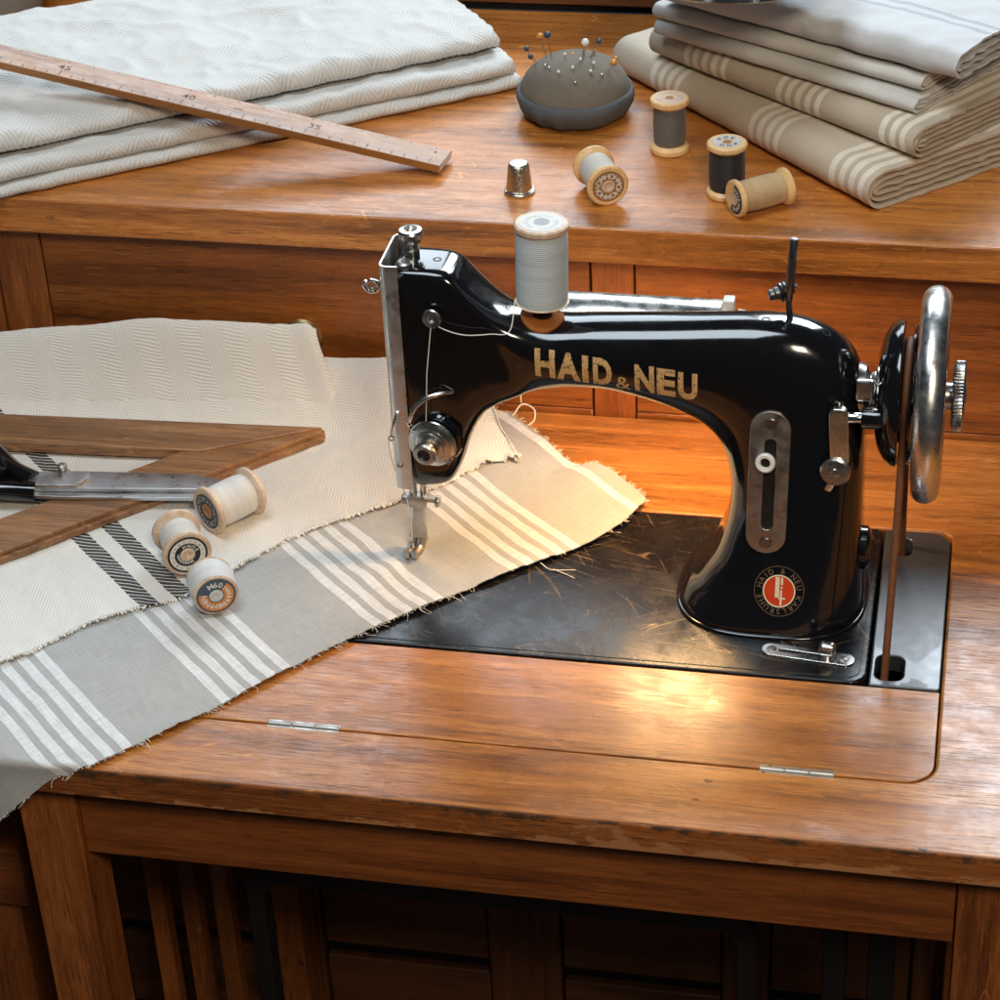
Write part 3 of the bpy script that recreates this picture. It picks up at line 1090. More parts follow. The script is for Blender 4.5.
# ---- face plate: bent sheet round the left end
bm = bmesh.new()
prof = []
for a in range(0, 7):
    th = PI / 2 * a / 6
    prof.append((-20.72 + .5 - .5 * math.cos(th) if False else -20.72 + .5 * (1 - math.cos(th)), (AY + 2.35 - .5) + .5 * math.sin(th)))
back = [(-19.6, AY + 2.35)] + list(reversed(prof))
front = [(x, 2 * AY - y) for x, y in prof]
pl = back + front + [(-19.45, AY - 2.35)]
inner = []
for i, (x, y) in enumerate(pl):
    a = V(pl[max(i - 1, 0)]).to_3d(); b = V(pl[min(i + 1, len(pl) - 1)]).to_3d()
    t = (b - a).normalized()
    nrm = V((-t.y, t.x, 0))
    inner.append((x + nrm.x * .12, y + nrm.y * .12))
outl = pl + list(reversed(inner))
rings = []
for z, sl in ((7.2, 0), (9.6, 0), (12, 0), (16, 0), (20, 0), (24.05, 0)):
    rings.append([V((x + (.22 if z < 9 else 0) * 0, y, z)) for x, y in outl])
loft(bm, rings)
obj('face_plate', bm, MT['faceplate'], S, 35)
# front lower tab of the face plate with its screw
bm = bmesh.new()
sphere(bm, (-20.25, .0, 9.1), .2, 12, (1, .6, 1))
obj('face_plate_screw', bm, MT['steel'], S)

# ---- head top: pressure nut, screw, oil holes
bm = bmesh.new()
lathe(bm, [(0, 23.5), (.55, 23.5), (.55, 23.9), (.42, 24.05), (.42, 24.35), (.7, 24.5), (.72, 24.7), (.82, 24.8), (.82, 25.15), (.72, 25.3), (.45, 25.34), (.4, 25.1), (0, 25.1)], 28, (-19.15, 3.0, 0))
obj('pressure_nut', bm, MT['nickel'], S, 30)
bm = bmesh.new()
lathe(bm, [(0, 23.5), (.55, 23.5), (.55, 23.75), (.42, 23.86), (.2, 23.86), (.18, 23.8), (0, 23.8)], 24, (-19.25, 1.35, 0))
obj('top_screw', bm, MT['steel'], S, 30)


def oil_hole(x, y, r=.17):
    z = top_z(x, y)
    h = BODY.ray_cast(V((x, y, 60)), V((0, 0, -1)))
    n_ = h[1] if h[1].z > 0 else -h[1]
    bm = bmesh.new()
    lathe(bm, [(r * 1.35, -.05), (r * 1.35, .015), (r, .02), (r * .9, -.01), (0, -.012)], 20, V((x, y, z)), n_)
    obj('oil_hole', bm, MT['void'], S)


oil_hole(-17.35, 2.4, .2)
oil_hole(-12.4, 1.6, .15)
oil_hole(3.9, 2.0, .2)
oil_hole(7.7, 2.1, .26)

# ---- thread guides
gy = front_y(-17.3, 20.6)
bm = bmesh.new()
lathe(bm, [(0, 0), (.3, 0), (.3, .35), (.62, .4), (.66, .5), (.6, .58), (.25, .6), (.2, .5), (0, .5)], 28, (-17.25, gy, 20.55), (-.15, -1, .1))
obj('thread_guide_disc', bm, MT['nickel'], S, 35)
bm = bmesh.new()
tube(bm, spline([(-20.6, 1.0, 22.05), (-20.9, .9, 22.45), (-21.4, .9, 22.6), (-21.75, .9, 22.25), (-21.5, .9, 21.9), (-21.2, .9, 22.1)], 6), .09, 8)
tube(bm, spline([(-21.78, .9, 22.5), (-21.95, .9, 22.2), (-21.7, .9, 21.8), (-21.25, .9, 21.75), (-20.95, .9, 22.1), (-21.15, .9, 22.5), (-21.5, .9, 22.62)], 6), .13, 8)
obj('thread_eyelet', bm, MT['nickel'], S)

# ---- take-up lever
bm = bmesh.new()
tk = spline([(-16.3, .2, 15.0), (-17.1, -.25, 15.05), (-17.9, -.55, 14.85), (-18.6, -.75, 14.3), (-19.0, -.85, 13.5), (-19.1, -.85, 13.05)], 8)
tube(bm, tk, [.08 + .11 * math.sin(PI * min(1, .15 + .85 * i / (len(tk) - 1))) for i in range(len(tk))], 10)
torus(bm, (-19.12, -.85, 12.95), (0, 1, .3), .15, .055, 20, 8)
obj('take_up_lever', bm, MT['nickel'], S)
bm = bmesh.new()
tube(bm, spline([(-20.2, -.1, 13.2), (-20.35, -.35, 12.6), (-20.55, -.4, 12.0), (-20.6, -.3, 11.55)], 8), .09, 8)
torus(bm, (-20.6, -.3, 11.4), (0, 1, 0), .17, .06, 20, 8)
obj('thread_hook', bm, MT['nickel'], S)

# ---- tension dial
ax = V((-.16, -1, -.02)).normalized()
ty = front_y(-17.8, 11.3)
o0 = V((-17.7, ty, 11.25))
bm = bmesh.new()
lathe(bm, [(0, -.1), (1.75, -.1), (1.8, .1), (1.7, .28), (1.3, .36), (0, .36)], 40, o0 + V((.2, 0, .15)), ax)
obj('tension_housing', bm, MT['black'], S, 35)
bm = bmesh.new()
lathe(bm, [(.3, .36), (1.2, .38), (1.62, .48), (1.70, .6), (1.58, .62), (1.2, .66), (1.2, .7), (1.55, .74), (1.62, .86), (1.42, .98), (1.2, 1.0), (1.15, .95),
           (1.0, 1.0), (.98, 1.12), (.85, 1.16), (.8, 1.1), (.7, 1.15), (.68, 1.3), (.5, 1.35)], 48, o0, ax)
obj('tension_discs', bm, MT['nickel'], S, 30)
bm = bmesh.new()
for k in range(3):
    torus(bm, o0 + ax * (1.4 + .17 * k), ax, .60 - .03 * k, .075, 32, 8)
obj('tension_spring', bm, MT['brass'], S)
bm = bmesh.new()
lathe(bm, [(0, 1.2), (.52, 1.2), (.52, 1.65), (.74, 1.68), (.80, 1.8), (.80, 2.1), (.70, 2.22), (.46, 2.24), (.42, 2.12), (.40, 1.85), (0, 1.85)], 36, o0, ax)
tn = obj('tension_nut', bm, MT['steel'], S, 30)
bm = bmesh.new()
lathe(bm, [(0, 1.86), (.39, 1.87), (.39, 2.0), (.2, 2.02), (.16, 1.95), (0, 1.95)], 24, o0, ax)
obj('stud', bm, MT['blackknob'], tn, 30)
bm = bmesh.new()
tube(bm, spline([o0 + V((1.45, -.3, .55)), o0 + V((1.55, -.45, -.15)), o0 + V((1.25, -.8, -.9)), o0 + V((.95, -1.0, -1.35))], 8), .05, 8)
tube(bm, spline([o0 + V((.6, -.9, 1.0)), o0 + V((.95, -1.05, .3)), o0 + V((1.1, -1.0, -.4)), o0 + V((1.3, -.9, -1.0))], 8), .045, 8)
obj('check_spring', bm, MT['nickel'], S)

# ---- presser bar, clamp, foot, needle
BX, BY = -20.0, 3.3
bm = bmesh.new()
cyl(bm, (BX - .35, BY, 3.0), (BX - .35, BY, 7.4), .27, 18)
cyl(bm, (BX + .35, BY + .1, 4.2), (BX + .35, BY + .1, 7.4), .24, 18)
cyl(bm, (BX - .35, BY, 6.0), (BX - .35, BY, 6.9), .42, 20, bev=.05)
cyl(bm, (BX + .4, BY + .1, 5.6), (BX + .4, BY + .1, 6.2), .34, 20, bev=.05)
obj('presser_bar', bm, MT['nickel'], S, 35)
bm = bmesh.new()
box(bm, BX - .75, BX + .6, BY - .55, BY + .35, 3.9, 4.75, .1, 2)
cyl(bm, (BX + .5, BY - .1, 4.4), (BX + 1.25, BY - .1, 4.3), .17, 14)
cyl(bm, (BX + 1.2, BY - .1, 4.3), (BX + 1.5, BY - .1, 4.27), .42, 20, bev=.06)
cyl(bm, (BX - 1.15, BY - .1, 4.35), (BX - .6, BY - .1, 4.35), .40, 20, bev=.08)
obj('needle_clamp', bm, MT['steel'], S, 35)
bm = bmesh.new()
# shank of the foot, then two toes curving forward
rgs = []
for p, w, t in [((BX + .05, BY - .2, 4.1), .36, .30), ((BX + .02, BY - .25, 3.0), .38, .28), ((BX - .05, BY - .3, 2.2), .48, .26), ((BX - .15, BY - .4, 1.5), .62, .24)]:
    c = V(p)
    rgs.append([c + V((sx * w, sy * t, 0)) for sx, sy in ((-1, -1), (1, -1), (1, 1), (-1, 1))])
loft(bm, rgs)
for dx in (-.42, .12):
    pts = [(BX + dx, BY - .1, 1.7), (BX + dx - .02, BY - .3, 1.0), (BX + dx - .1, BY - .55, .65), (BX + dx - .2, BY - 1.1, .58), (BX + dx - .28, BY - 1.55, .66), (BX + dx - .3, BY - 1.8, .85)]
    tube(bm, spline(pts, 5), [.28] * 10 + [.33] * 16, 10, True, .6)
box(bm, BX - .75, BX + .25, BY - .9, BY + .9, .5, .66, .06, 1)
obj('presser_foot', bm, MT['steel'], S, 45)
bm = bmesh.new()
cyl(bm, (BX - .08, BY - .35, .3), (BX - .08, BY - .1, 4.2), .05, 8)
obj('needle', bm, MT['chrome'], S)
# stitch plate under the foot lies below the cloth; needle slot plate
# ---- spool pin, felt and right-hand pin
bm = bmesh.new()
PX_, PY_ = -10.55, 2.35
pz = top_z(PX_, PY_)
lathe(bm, [(0, -.25), (.34, -.25), (.34, .95), (.16, 1.0), (.16, 5.9), (.12, 6.0), (0, 6.02)], 20, (PX_, PY_, pz))
lathe(bm, [(.34, .05), (.62, .1), (.66, .3), (.62, .5), (.34, .55)], 24, (PX_, PY_, pz))
obj('spool_pin', bm, MT['blackknob'], S, 30)
bm = bmesh.new()
src = bmesh.new()
vc = src.verts.new((0, 0, 0))
rr = [[src.verts.new((x, y, 0)) for x, y in disc_pts(rad, 36)] for rad in (.5, 1.0, 1.42)]
for k in range(36):
    src.faces.new((vc, rr[0][k], rr[0][(k + 1) % 36]))
    for q in range(2):
        src.faces.new((rr[q][k], rr[q + 1][k], rr[q + 1][(k + 1) % 36], rr[q][(k + 1) % 36]))
ex = bmesh.ops.extrude_face_region(src, geom=list(src.faces))
for e in ex['geom']:
    if isinstance(e, bmesh.types.BMVert):
        e.co.z = .14
bm_append(bm, src, lambda c: V((PX_ + c.x, PY_ - .15 + c.y, top_z(PX_ + c.x, PY_ - .15 + c.y) + .02 + c.z)))
obj('felt_washer', bm, MT['felt'], S, 50)
bm = bmesh.new()
rx, ry = 5.4, 2.3
cyl(bm, (rx, ry, top_z(rx, ry) - .3), (rx - .15, ry + .1, 22.0), .2, 16)
cyl(bm, (rx - .15, ry + .1, 22.0), (rx + .1, ry + .2, 26.3), .27, 18, bev=.12)
obj('winder_pin', bm, MT['darksteel'], S, 35)
bm = bmesh.new()
t0 = V((5.2, 3.2, 22.3))
td = V((-.75, -.35, -.12)).normalized()
lathe(bm, [(0, -.3), (.3, -.3), (.3, .2), (.62, .25), (.66, .34), (.55, .42), (.5, .45), (.62, .5), (.64, .6), (.5, .68), (.42, .7), (.42, .95), (.36, 1.05), (.36, 1.3), (.25, 1.36), (0, 1.36)], 28, t0, td)
cyl(bm, (5.3, 2.6, 22.9), (5.75, 2.6, 22.9), .16, 12)
obj('winder_tension', bm, MT['darksteel'], S, 30)

# ---- slotted stitch-length plate
SX, SZ_ = 4.55, 10.6
yf = min(front_y(SX, 6.5), front_y(SX, 14.5), front_y(SX, 10.5)) - .03
yb = front_y(SX, 6.2)
yt = front_y(SX, 15.0)
tilt = math.atan2(yb - yt, 15.0 - 6.2) if abs(yb - yt) < 2 else 0
xf = Matrix.Translation((SX, (yb + yt) / 2 - .10, SZ_)) @ Matrix.Rotation(PI / 2 + tilt, 4, 'X') @ Matrix.Rotation(-.01, 4, 'Z')
bm = bmesh.new()
plate(bm, rrect(-1.3, 1.3, -5.0, 5.0, 1.28, 10), -.25, .12, [rrect(-.33, .43, -3.3, 3.1, .36, 8)], .05, xf)
sp_ = obj('stitch_length_plate', bm, MT['steel'], S, 35)
bm = bmesh.new()
plate(bm, rrect(-.40, .50, -3.4, 3.2, .3, 4), -.30, -.12, (), 0, xf)
obj('slot', bm, MT['void'], sp_)
for yy in (4.15, -4.25):
    bm = bmesh.new()
    p0 = xf @ V((.02, yy, .1))
    lathe(bm, [(0, 0), (.42, 0), (.42, .06), (.36, .1), (0, .1)], 24, p0, (0, -1, 0))
    obj('plate_screw', bm, MT['darksteel'], sp_, 30)
bm = bmesh.new()
p0 = xf @ V((-.12, 1.55, -.1))
lathe(bm, [(0, .0), (.34, .0), (.34, .45), (.60, .5), (.66, .62), (.64, .84), (.54, .93), (.36, .90), (.32, .8), (.32, .5), (0, .5)], 32, p0, (-.10, -1, .28))
kn = obj('stitch_lever_knob', bm, MT['white'], sp_, 35)
bm = bmesh.new()
lathe(bm, [(0, .51), (.31, .52), (.31, .6), (0, .6)], 24, p0, (-.10, -1, .28))
obj('knob_hole', bm, MT['void'], kn, 30)

# ---- bobbin winder at the right of the pillar
bm = bmesh.new()
fy = front_y(8.95, 14)
loop = rrect(-.62, .62, -2.3, 1.9, .45, 6)
xf2 = Matrix.Translation((8.95, fy - .75, 14.6)) @ Matrix.Rotation(PI / 2, 4, 'X') @ Matrix.Rotation(.05, 4, 'Z')
plate(bm, loop, -.2, .2, (), .1, xf2)
cyl(bm, (8.95, fy - .4, 16.0), (8.95, AY, 16.0), .3, 14)
obj('winder_lever', bm, MT['nickel'], S, 40)
bm = bmesh.new()
lathe(bm, [(0, -.5), (.4, -.5), (.4, .3), (.85, .4), (.98, .5), (.98, .68), (.85, .78), (.3, .8), (.25, .88), (0, .9)], 32, (8.85, fy - .45, 11.9), (-.05, -1, .1))
plate(bm, rrect(-.25, .2, -.6, .5, .15, 4), -.1, .15, (), .04, Matrix.Translation((8.6, fy - .7, 10.85)) @ Matrix.Rotation(PI / 2, 4, 'X') @ Matrix.Rotation(-.4, 4, 'Z'))
obj('winder_thumb_screw', bm, MT['nickel'], S, 35)
bm = bmesh.new()
cyl(bm, (9.2, fy - .6, 15.75), (10.6, fy - .6, 15.8), .35, 20, bev=.04)
obj('winder_spindle', bm, MT['chrome'], S, 35)
bm = bmesh.new()
cyl(bm, (10.3, fy - .6, 15.8), (12.7, fy - .6, 15.85), .68, 24, bev=.06)
obj('winder_sleeve', bm, MT['black'], S, 35)
bm = bmesh.new()
box(bm, 9.85, 10.95, fy - .2, fy + .3, 16.7, 18.2, .18, 2)
tube(bm, spline([(10.9, fy + .2, 18.0), (11.35, fy + .1, 17.6), (11.4, fy, 16.6), (11.4, fy - .1, 16.2)], 6), .07, 8)
obj('winder_latch', bm, MT['nickel'], S, 40)
# boss low on the right side of the pillar
bm = bmesh.new()
lathe(bm, [(0, -.4), (1.5, -.4), (1.5, .35), (1.2, .6), (1.1, .62), (0, .62)], 28, (10.55, 1.6, 4.2), (1, 0, 0))
obj('side_boss', bm, MT['black'], S, 35)

# ---- hub, pulley, belt, handwheel
WZ = 15.75
bm = bmesh.new()
lathe(bm, [(0, 9.8), (1.9, 9.8), (1.7, 10.3), (1.1, 10.6), (1.0, 11.0), (1.25, 11.1), (1.3, 11.5), (1.0, 11.7), (0, 11.8)], 32, (0, AY, WZ), (1, 0, 0))
sphere(bm, (10.95, AY - .5, WZ + 1.4), .32)
obj('shaft_collar', bm, MT['nickel'], S, 30)
bm = bmesh.new()
lathe(bm, [(0, 10.9), (1.4, 10.9), (2.6, 11.0), (3.7, 11.3), (4.4, 11.75), (4.72, 12.25), (4.75, 12.5), (4.65, 12.6), (3.4, 12.66), (3.1, 12.9), (3.4, 13.14), (4.5, 13.2), (4.56, 13.32), (4.4, 13.42), (2.0, 13.5), (0, 13.5)], 72, (0, AY, WZ), (1, 0, 0))
obj('pulley', bm, MT['black'], S, 32)
bm = bmesh.new()
torus(bm, (14.45, AY, WZ), (1, 0, 0), 6.02, .95, 96, 24)
hw = obj('handwheel_rim', bm, MT['wheel'], S)
bm = bmesh.new()
lathe(bm, [(0, 13.4), (2.2, 13.4), (2.0, 13.8), (2.1, 14.6), (1.9, 15.1), (1.5, 15.25), (0, 15.25)], 40, (0, AY, WZ), (1, 0, 0))
for k in range(5):
    a = 2 * PI * k / 5 + .35
    d = V((0, math.cos(a), math.sin(a)))
    tube(bm, [V((14.0, AY, WZ)) + d * 1.5, V((14.2, AY, WZ)) + d * 3.4, V((14.4, AY, WZ)) + d * 5.4], [.75, .55, .6], 12)
obj('handwheel_spokes', bm, MT['darksteel'], S, 35)
bm = bmesh.new()


def knurl(a, h):
    return 1 + (.018 * math.cos(60 * a) if .1 < h < .75 else 0)


lathe(bm, [(0, 0), (1.9, 0), (2.15, .08), (2.22, .18), (2.22, .68), (2.1, .8), (1.7, .84), (1.5, .75), (.8, .75), (.7, .9), (0, .92)], 240, (15.75, AY, WZ), (1, 0, 0), knurl)
lathe(bm, [(0, -.6), (.9, -.6), (.9, .02), (0, .02)], 32, (15.75, AY, WZ), (1, 0, 0))
obj('stop_motion_knob', bm, MT['nickel'], S, 30)
# leather belt through the slots
bm = bmesh.new()
bx = 12.95
arc = [V((bx, AY + 3.38 * math.cos(a), WZ + 3.38 * math.sin(a))) for a in [PI + .12 - (PI + .24) * k / 28 for k in range(29)]]
tube(bm, [V((bx - .25, -6.7, -4.6)), V((bx - .2, -5.6, 0)), V((bx - .05, -3.3, 8.0))] + arc + [V((bx, 6.9, 8.0)), V((bx + .05, 8.3, 0)), V((bx + .05, 8.9, -4.6))], .26, 12, True)
obj('drive_belt', bm, MT['leather'], S)

# ---- slide with knob on the bed in front of the pillar
bm = bmesh.new()
dirv = (V((10.65, -4.75, 0)) - V((4.85, -4.15, 0)))
ang = math.atan2(dirv.y, dirv.x)
cx_, cy_ = 7.75, -5.3
xf3 = Matrix.Translation((cx_, cy_, 0)) @ Matrix.Rotation(ang, 4, 'Z')
plate(bm, rrect(-3.05, 3.05, -.64, .64, .62, 8), .06, .19, [rrect(-1.9, 1.0, -.17, .17, .12, 4)], .04, xf3)
sl = obj('bobbin_slide', bm, MT['nickel'], S, 35)
bm = bmesh.new()
p0 = xf3 @ V((1.25, 0, 0))
cyl(bm, p0 + V((0, 0, .1)), p0 + V((0, 0, .5)), .35, 20)
box(bm, p0.x - .55, p0.x + .55, p0.y - .42, p0.y + .42, .42, 1.3, .3, 3)
obj('slide_knob', bm, MT['nickel'], sl, 40)
for dx in (-2.4, 2.35):
    bm = bmesh.new()
    q = xf3 @ V((dx, 0, 0))
    lathe(bm, [(0, .16), (.33, .16), (.33, .2), (.25, .24), (0, .24)], 20, q)
    obj('slide_screw', bm, MT['steel'], sl, 30)

# ---- tubular sewing lamp behind the arm
bm = bmesh.new()
LY, LZ = 8.6, 16.0
ringo, ringi = [], []
half = []
for k in range(25):
    a = -.72 + (PI + 1.44) * k / 24
    half.append((math.cos(a), math.sin(a)))
rings = []
for x in (-11.8, -11.5, .3, .5):
    r1 = 2.15 if -11.7 < x < .4 else 2.0
    rings.append([V((x, LY + r1 * c, LZ + r1 * s_)) for c, s_ in half] + [V((x, LY + (r1 - .1) * c, LZ + (r1 - .1) * s_)) for c, s_ in reversed(half)])
loft(bm, rings)
cyl(bm, (-12.0, LY, LZ), (-11.6, LY, LZ), 2.0, 24)
cyl(bm, (.4, LY, LZ), (.75, LY, LZ), 2.0, 24)
lampo = obj('sewing_lamp', bm, MT['lampsteel'], S, 40)
bm = bmesh.new()
box(bm, .4, 1.2, LY - .5, LY + .5, LZ + 1.5, LZ + 2.55, .15, 2)
cyl(bm, (1.4, LY, LZ + 1.6), (2.1, LY, LZ + 1.5), .16, 10)
obj('lamp_clip', bm, MT['white'], lampo, 40)
bm = bmesh.new()
box(bm, -5.3, -4.3, 4.2, LY - 1.9, 16.6, 17.3, .15, 2)
obj('lamp_bracket', bm, MT['darksteel'], lampo, 40)
Mb = Mat('lit_bulb_glass')
Mb.p(Base_Color=(1, .8, .5, 1), Emission_Color=(1.0, .61, .28, 1), Emission_Strength=215.0)
bm = bmesh.new()
cyl(bm, (-6.2, LY, LZ - .45), (.1, LY, LZ - .45), .9, 24, bev=.45)
obj('bulb', bm, Mb.m, lampo)

# ================================================================== SPOOLS
def spool(label, loc, direction, r=1.7, length=4.6, wood_m='spoolwood', thread='white', core=.8, thr=.78, taper=.0, face='ring', group=None, spin=0.0, fl=.55, barrel=.05, fb=None):
    q = V((0, 0, 1)).rotation_difference(V(direction).normalized())
    o = thing('thread_spool', label, 'thread spool', loc, group, q @ Quaternion((0, 0, 1), spin))
    bm = bmesh.new()
    c = r * thr
    fb = fl if fb is None else fb
    hr = r * .2
    lathe(bm, [(hr, .25), (hr, 0.02), (hr + .06, 0), (r - .12, 0), (r, .1), (r, fb * .65), (r - .08, fb * .8), (c * .93, fb * 1.15), (c * .93, length - fl * 1.15),
               (r - .08, length - fl * .8), (r, length - fl * .65), (r, length - .1), (r - .12, length), (hr + .06, length), (hr, length - .02), (hr, length - .5), (0, length - .5)], 48)
    body = obj('spool_body', bm, MT[wood_m], o, 32, local=True)
    bm = bmesh.new()
    z0, z1 = fb * .92, length - fl * .92
    n = 14
    pr = [(0, z0)] + [(c * (1 + barrel * math.sin(PI * k / n) - .04 * (2 * abs(k / n - .5)) ** 8), z0 + (z1 - z0) * k / n) for k in range(n + 1)] + [(0, z1)]
    lathe(bm, pr, 48)
    obj('thread', bm, MT[thread], o, 60, local=True)
    return o, length, r


def face_ring(bm, r0, r1, z, a0=0.0, a1=2 * PI, n=48, th=.012):
    vs = []
    for rr, zz in ((r0, z), (r1, z)):
        vs.append([bm.verts.new((rr * math.cos(a0 + (a1 - a0) * k / n), rr * math.sin(a0 + (a1 - a0) * k / n), zz)) for k in range(n + 1)])
    for k in range(n):
        bm.faces.new((vs[0][k], vs[1][k], vs[1][k + 1], vs[0][k + 1]))


def face_marks(bm, s, r_in, hgt, z, a0, a1):
    for i, ch in enumerate(s):
        if ch == ' ':
            continue
        ang = a0 + (a1 - a0) * i / max(1, len(s) - 1)
        t = text_bm(ch, 1.0, .02, 0)
        a, b, c, d = bounds(t)
        k = hgt / .73
        cx = (a + b) / 2
        ca, sa = math.cos(ang), math.sin(ang)
        bm_append(bm, t, lambda q, k=k, cx=cx, ca=ca, sa=sa: V(((r_in + q.y * k) * ca + (q.x - cx) * k * sa, (r_in + q.y * k) * sa - (q.x - cx) * k * ca, z)))


for nm, c in (('thr_white', (.80, .79, .76)), ('thr_cream', (.76, .72, .64)), ('thr_grey', (.155, .145, .135)), ('thr_black', (.012, .012, .015)),
              ('thr_beige', (.70, .48, .25)), ('thr_blue', (.66, .75, .80))):
    MT[nm] = thread_mat(nm.replace('thr_', '') + '_thread', c, .10 if nm != 'thr_blue' else .13)
for nm, c, rg in (('p_black', (.02, .021, .024), .5), ('p_white', (.74, .72, .66), .6), ('p_grey', (.30, .32, .33), .55), ('p_blue', (.055, .085, .125), .5), ('p_orange', (.66, .22, .035), .5), ('p_silver', (.58, .56, .53), .45), ('p_brown', (.33, .15, .055), .5)):
    MT[nm] = plain('label_' + nm[2:] + '_paper', c, rg, 0, 0, 3.0, .2)

# -- spool on the machine (pale blue thread, pale flanges)
pzs = pz + 1.12
blue, bl, br = spool('tall spool of pale blue thread standing on the machine arm pin', (PX_, PY_, pzs), (.02, .02, 1), 1.76, 5.65, 'spoolpale', 'thr_blue', thr=.96, fl=.55, barrel=0.0, fb=.12)
bm = bmesh.new()
face_ring(bm, .55, 1.4, bl + .012)
fp = obj('paper_label', bm, MT['p_silver'], blue, 60, local=True)
bm = bmesh.new()
face_marks(bm, 'HHMEHN HNEHMH EHH', .85, .28, bl + .03, 2.9, -2.9)
obj('label_marks', bm, MT['p_white'], fp, 60, local=True)
bm = bmesh.new()
lathe(bm, [(0, bl + .003), (.5, bl + .004)], 24)
obj('hole', bm, MT['p_grey'], blue, local=True)
# thread from the spool down to the tension discs
bm = bmesh.new()
gx = V((-17.3, gy - .5, 19.95))
tube(bm, spline([(PX_ - 1.6, PY_ - .9, pzs + .5), (-12.3, .15, 19.75), (-13.5, -.05, 19.55), (-15.2, -.25, 19.45), (-16.6, gy - .45, 19.75), gx + V((0, 0, .35))], 8), .035, 6)
tube(bm, [gx + V((.0, -.05, .4)), V((-17.75, gy - .5, 16.5)), V((-17.95, ty - .55, 12.8))], .035, 6)
tube(bm, spline([(-19.1, -.85, 12.9), (-18.9, -.75, 12.3), (-18.6, ty - .6, 11.9)], 5), .03, 6)
tube(bm, spline([(-20.6, -.3, 11.3), (-20.6, .5, 9), (-20.3, 2.2, 5.5), (BX - .1, BY - .45, 3.0), (BX - .05, BY - .6, 1.2)], 6), .03, 6)
obj('loose_thread', bm, MT['frayw'], blue)

# -- three spools on the white cloth
ZC = .62
def lying(label, face_c, far_c, r, length, **kw):
    """lying spool: face_c -> far_c is the axis on the ground plane, printed end first"""
    f, g = V(face_c + (0,)), V(far_c + (0,))
    d = (f - g).normalized()
    base = f - d * length
    zz = kw.pop('z', ZC)
    o, l_, r_ = spool(label, (base.x, base.y, zz + r + .02), (d.x, d.y, 0), r, length, **kw)
    return o, l_, r_


GW = 'white thread spools lying on the white cloth'
s1, l1, r1 = lying('white thread spool lying beside the scissor tip, with dark floral end label', (-35.35, 2.6), (-32.85, 5.9), 1.78, 4.0, wood_m='spoolpale', thread='thr_white', thr=.82, fl=.5, group=GW)
bm = bmesh.new(); face_ring(bm, .55, 1.32, l1 + .012); k_ = obj('paper_label', bm, MT['p_black'], s1, 60, local=True)
bm = bmesh.new(); face_marks(bm, 'OMOHOMOHOMOHOMOHO', .78, .42, l1 + .03, 3.1, -2.9); obj('label_marks', bm, MT['p_grey'], k_, 60, local=True)
bm = bmesh.new(); lathe(bm, [(0, l1 - .05), (.25, l1 - .02), (.3, l1 + .06), (.5, l1 + .06), (.58, l1 + .0)], 28); obj('eyelet', bm, MT['p_brown'], s1, 40, local=True)

s2, l2, r2 = lying('middle white thread spool on the cloth, with black and white ringed end label', (-35.1, -2.75), (-37.1, .45), 1.72, 3.4, wood_m='spoolpale', thread='thr_cream', thr=.78, fl=.5, group=GW)
bm = bmesh.new(); face_ring(bm, .45, 1.42, l2 + .012); k_ = obj('paper_label', bm, MT['p_black'], s2, 60, local=True)
bm = bmesh.new(); face_ring(bm, .92, 1.26, l2 + .026); face_ring(bm, .46, .52, l2 + .026)
face_marks(bm, 'HNOE', .58, .26, l2 + .03, 2.4, .9); face_marks(bm, 'MHNHOHNH', .56, .2, l2 + .03, -.6, -2.7); obj('label_ring', bm, MT['p_white'], k_, 60, local=True)
bm = bmesh.new(); face_marks(bm, 'HNEHOMHNHEHOHMHEN', 1.0, .17, l2 + .045, 3.0, -3.0); obj('label_marks', bm, MT['p_grey'], k_, 60, local=True)
bm = bmesh.new(); lathe(bm, [(0, l2 - .12), (.2, l2 - .08), (.26, l2 + .05), (.42, l2 + .06), (.46, l2 + .0)], 28); obj('eyelet', bm, MT['spoolpale'], s2, 40, local=True)

s3, l3, r3 = lying('small white thread spool at the cloth edge, with blue and orange end label', (-31.85, -6.75), (-33.05, -4.55), 1.55, 2.6, wood_m='spoolpale', thread='thr_white', thr=.99, fl=.2, group=GW, z=.45)
bm = bmesh.new(); face_ring(bm, .3, 1.36, l3 + .012); k_ = obj('paper_label', bm, MT['p_blue'], s3, 60, local=True)
bm = bmesh.new(); face_ring(bm, .55, 1.2, l3 + .026, -PI * .92, PI * .42); obj('label_ring', bm, MT['p_orange'], k_, 60, local=True)
bm = bmesh.new(); face_marks(bm, 'M60', .68, .42, l3 + .04, PI * .78, PI * .52); face_marks(bm, 'HANHNMEHNHEN', .68, .36, l3 + .045, PI * .34, -PI * .86); obj('label_marks', bm, MT['p_white'], k_, 60, local=True)
bm = bmesh.new(); lathe(bm, [(0, l3 + .005), (.14, l3 + .01), (.2, l3 + .05), (.42, l3 + .05), (.48, l3 + .02)], 28); obj('eyelet', bm, MT['p_silver'], s3, 40, local=True)

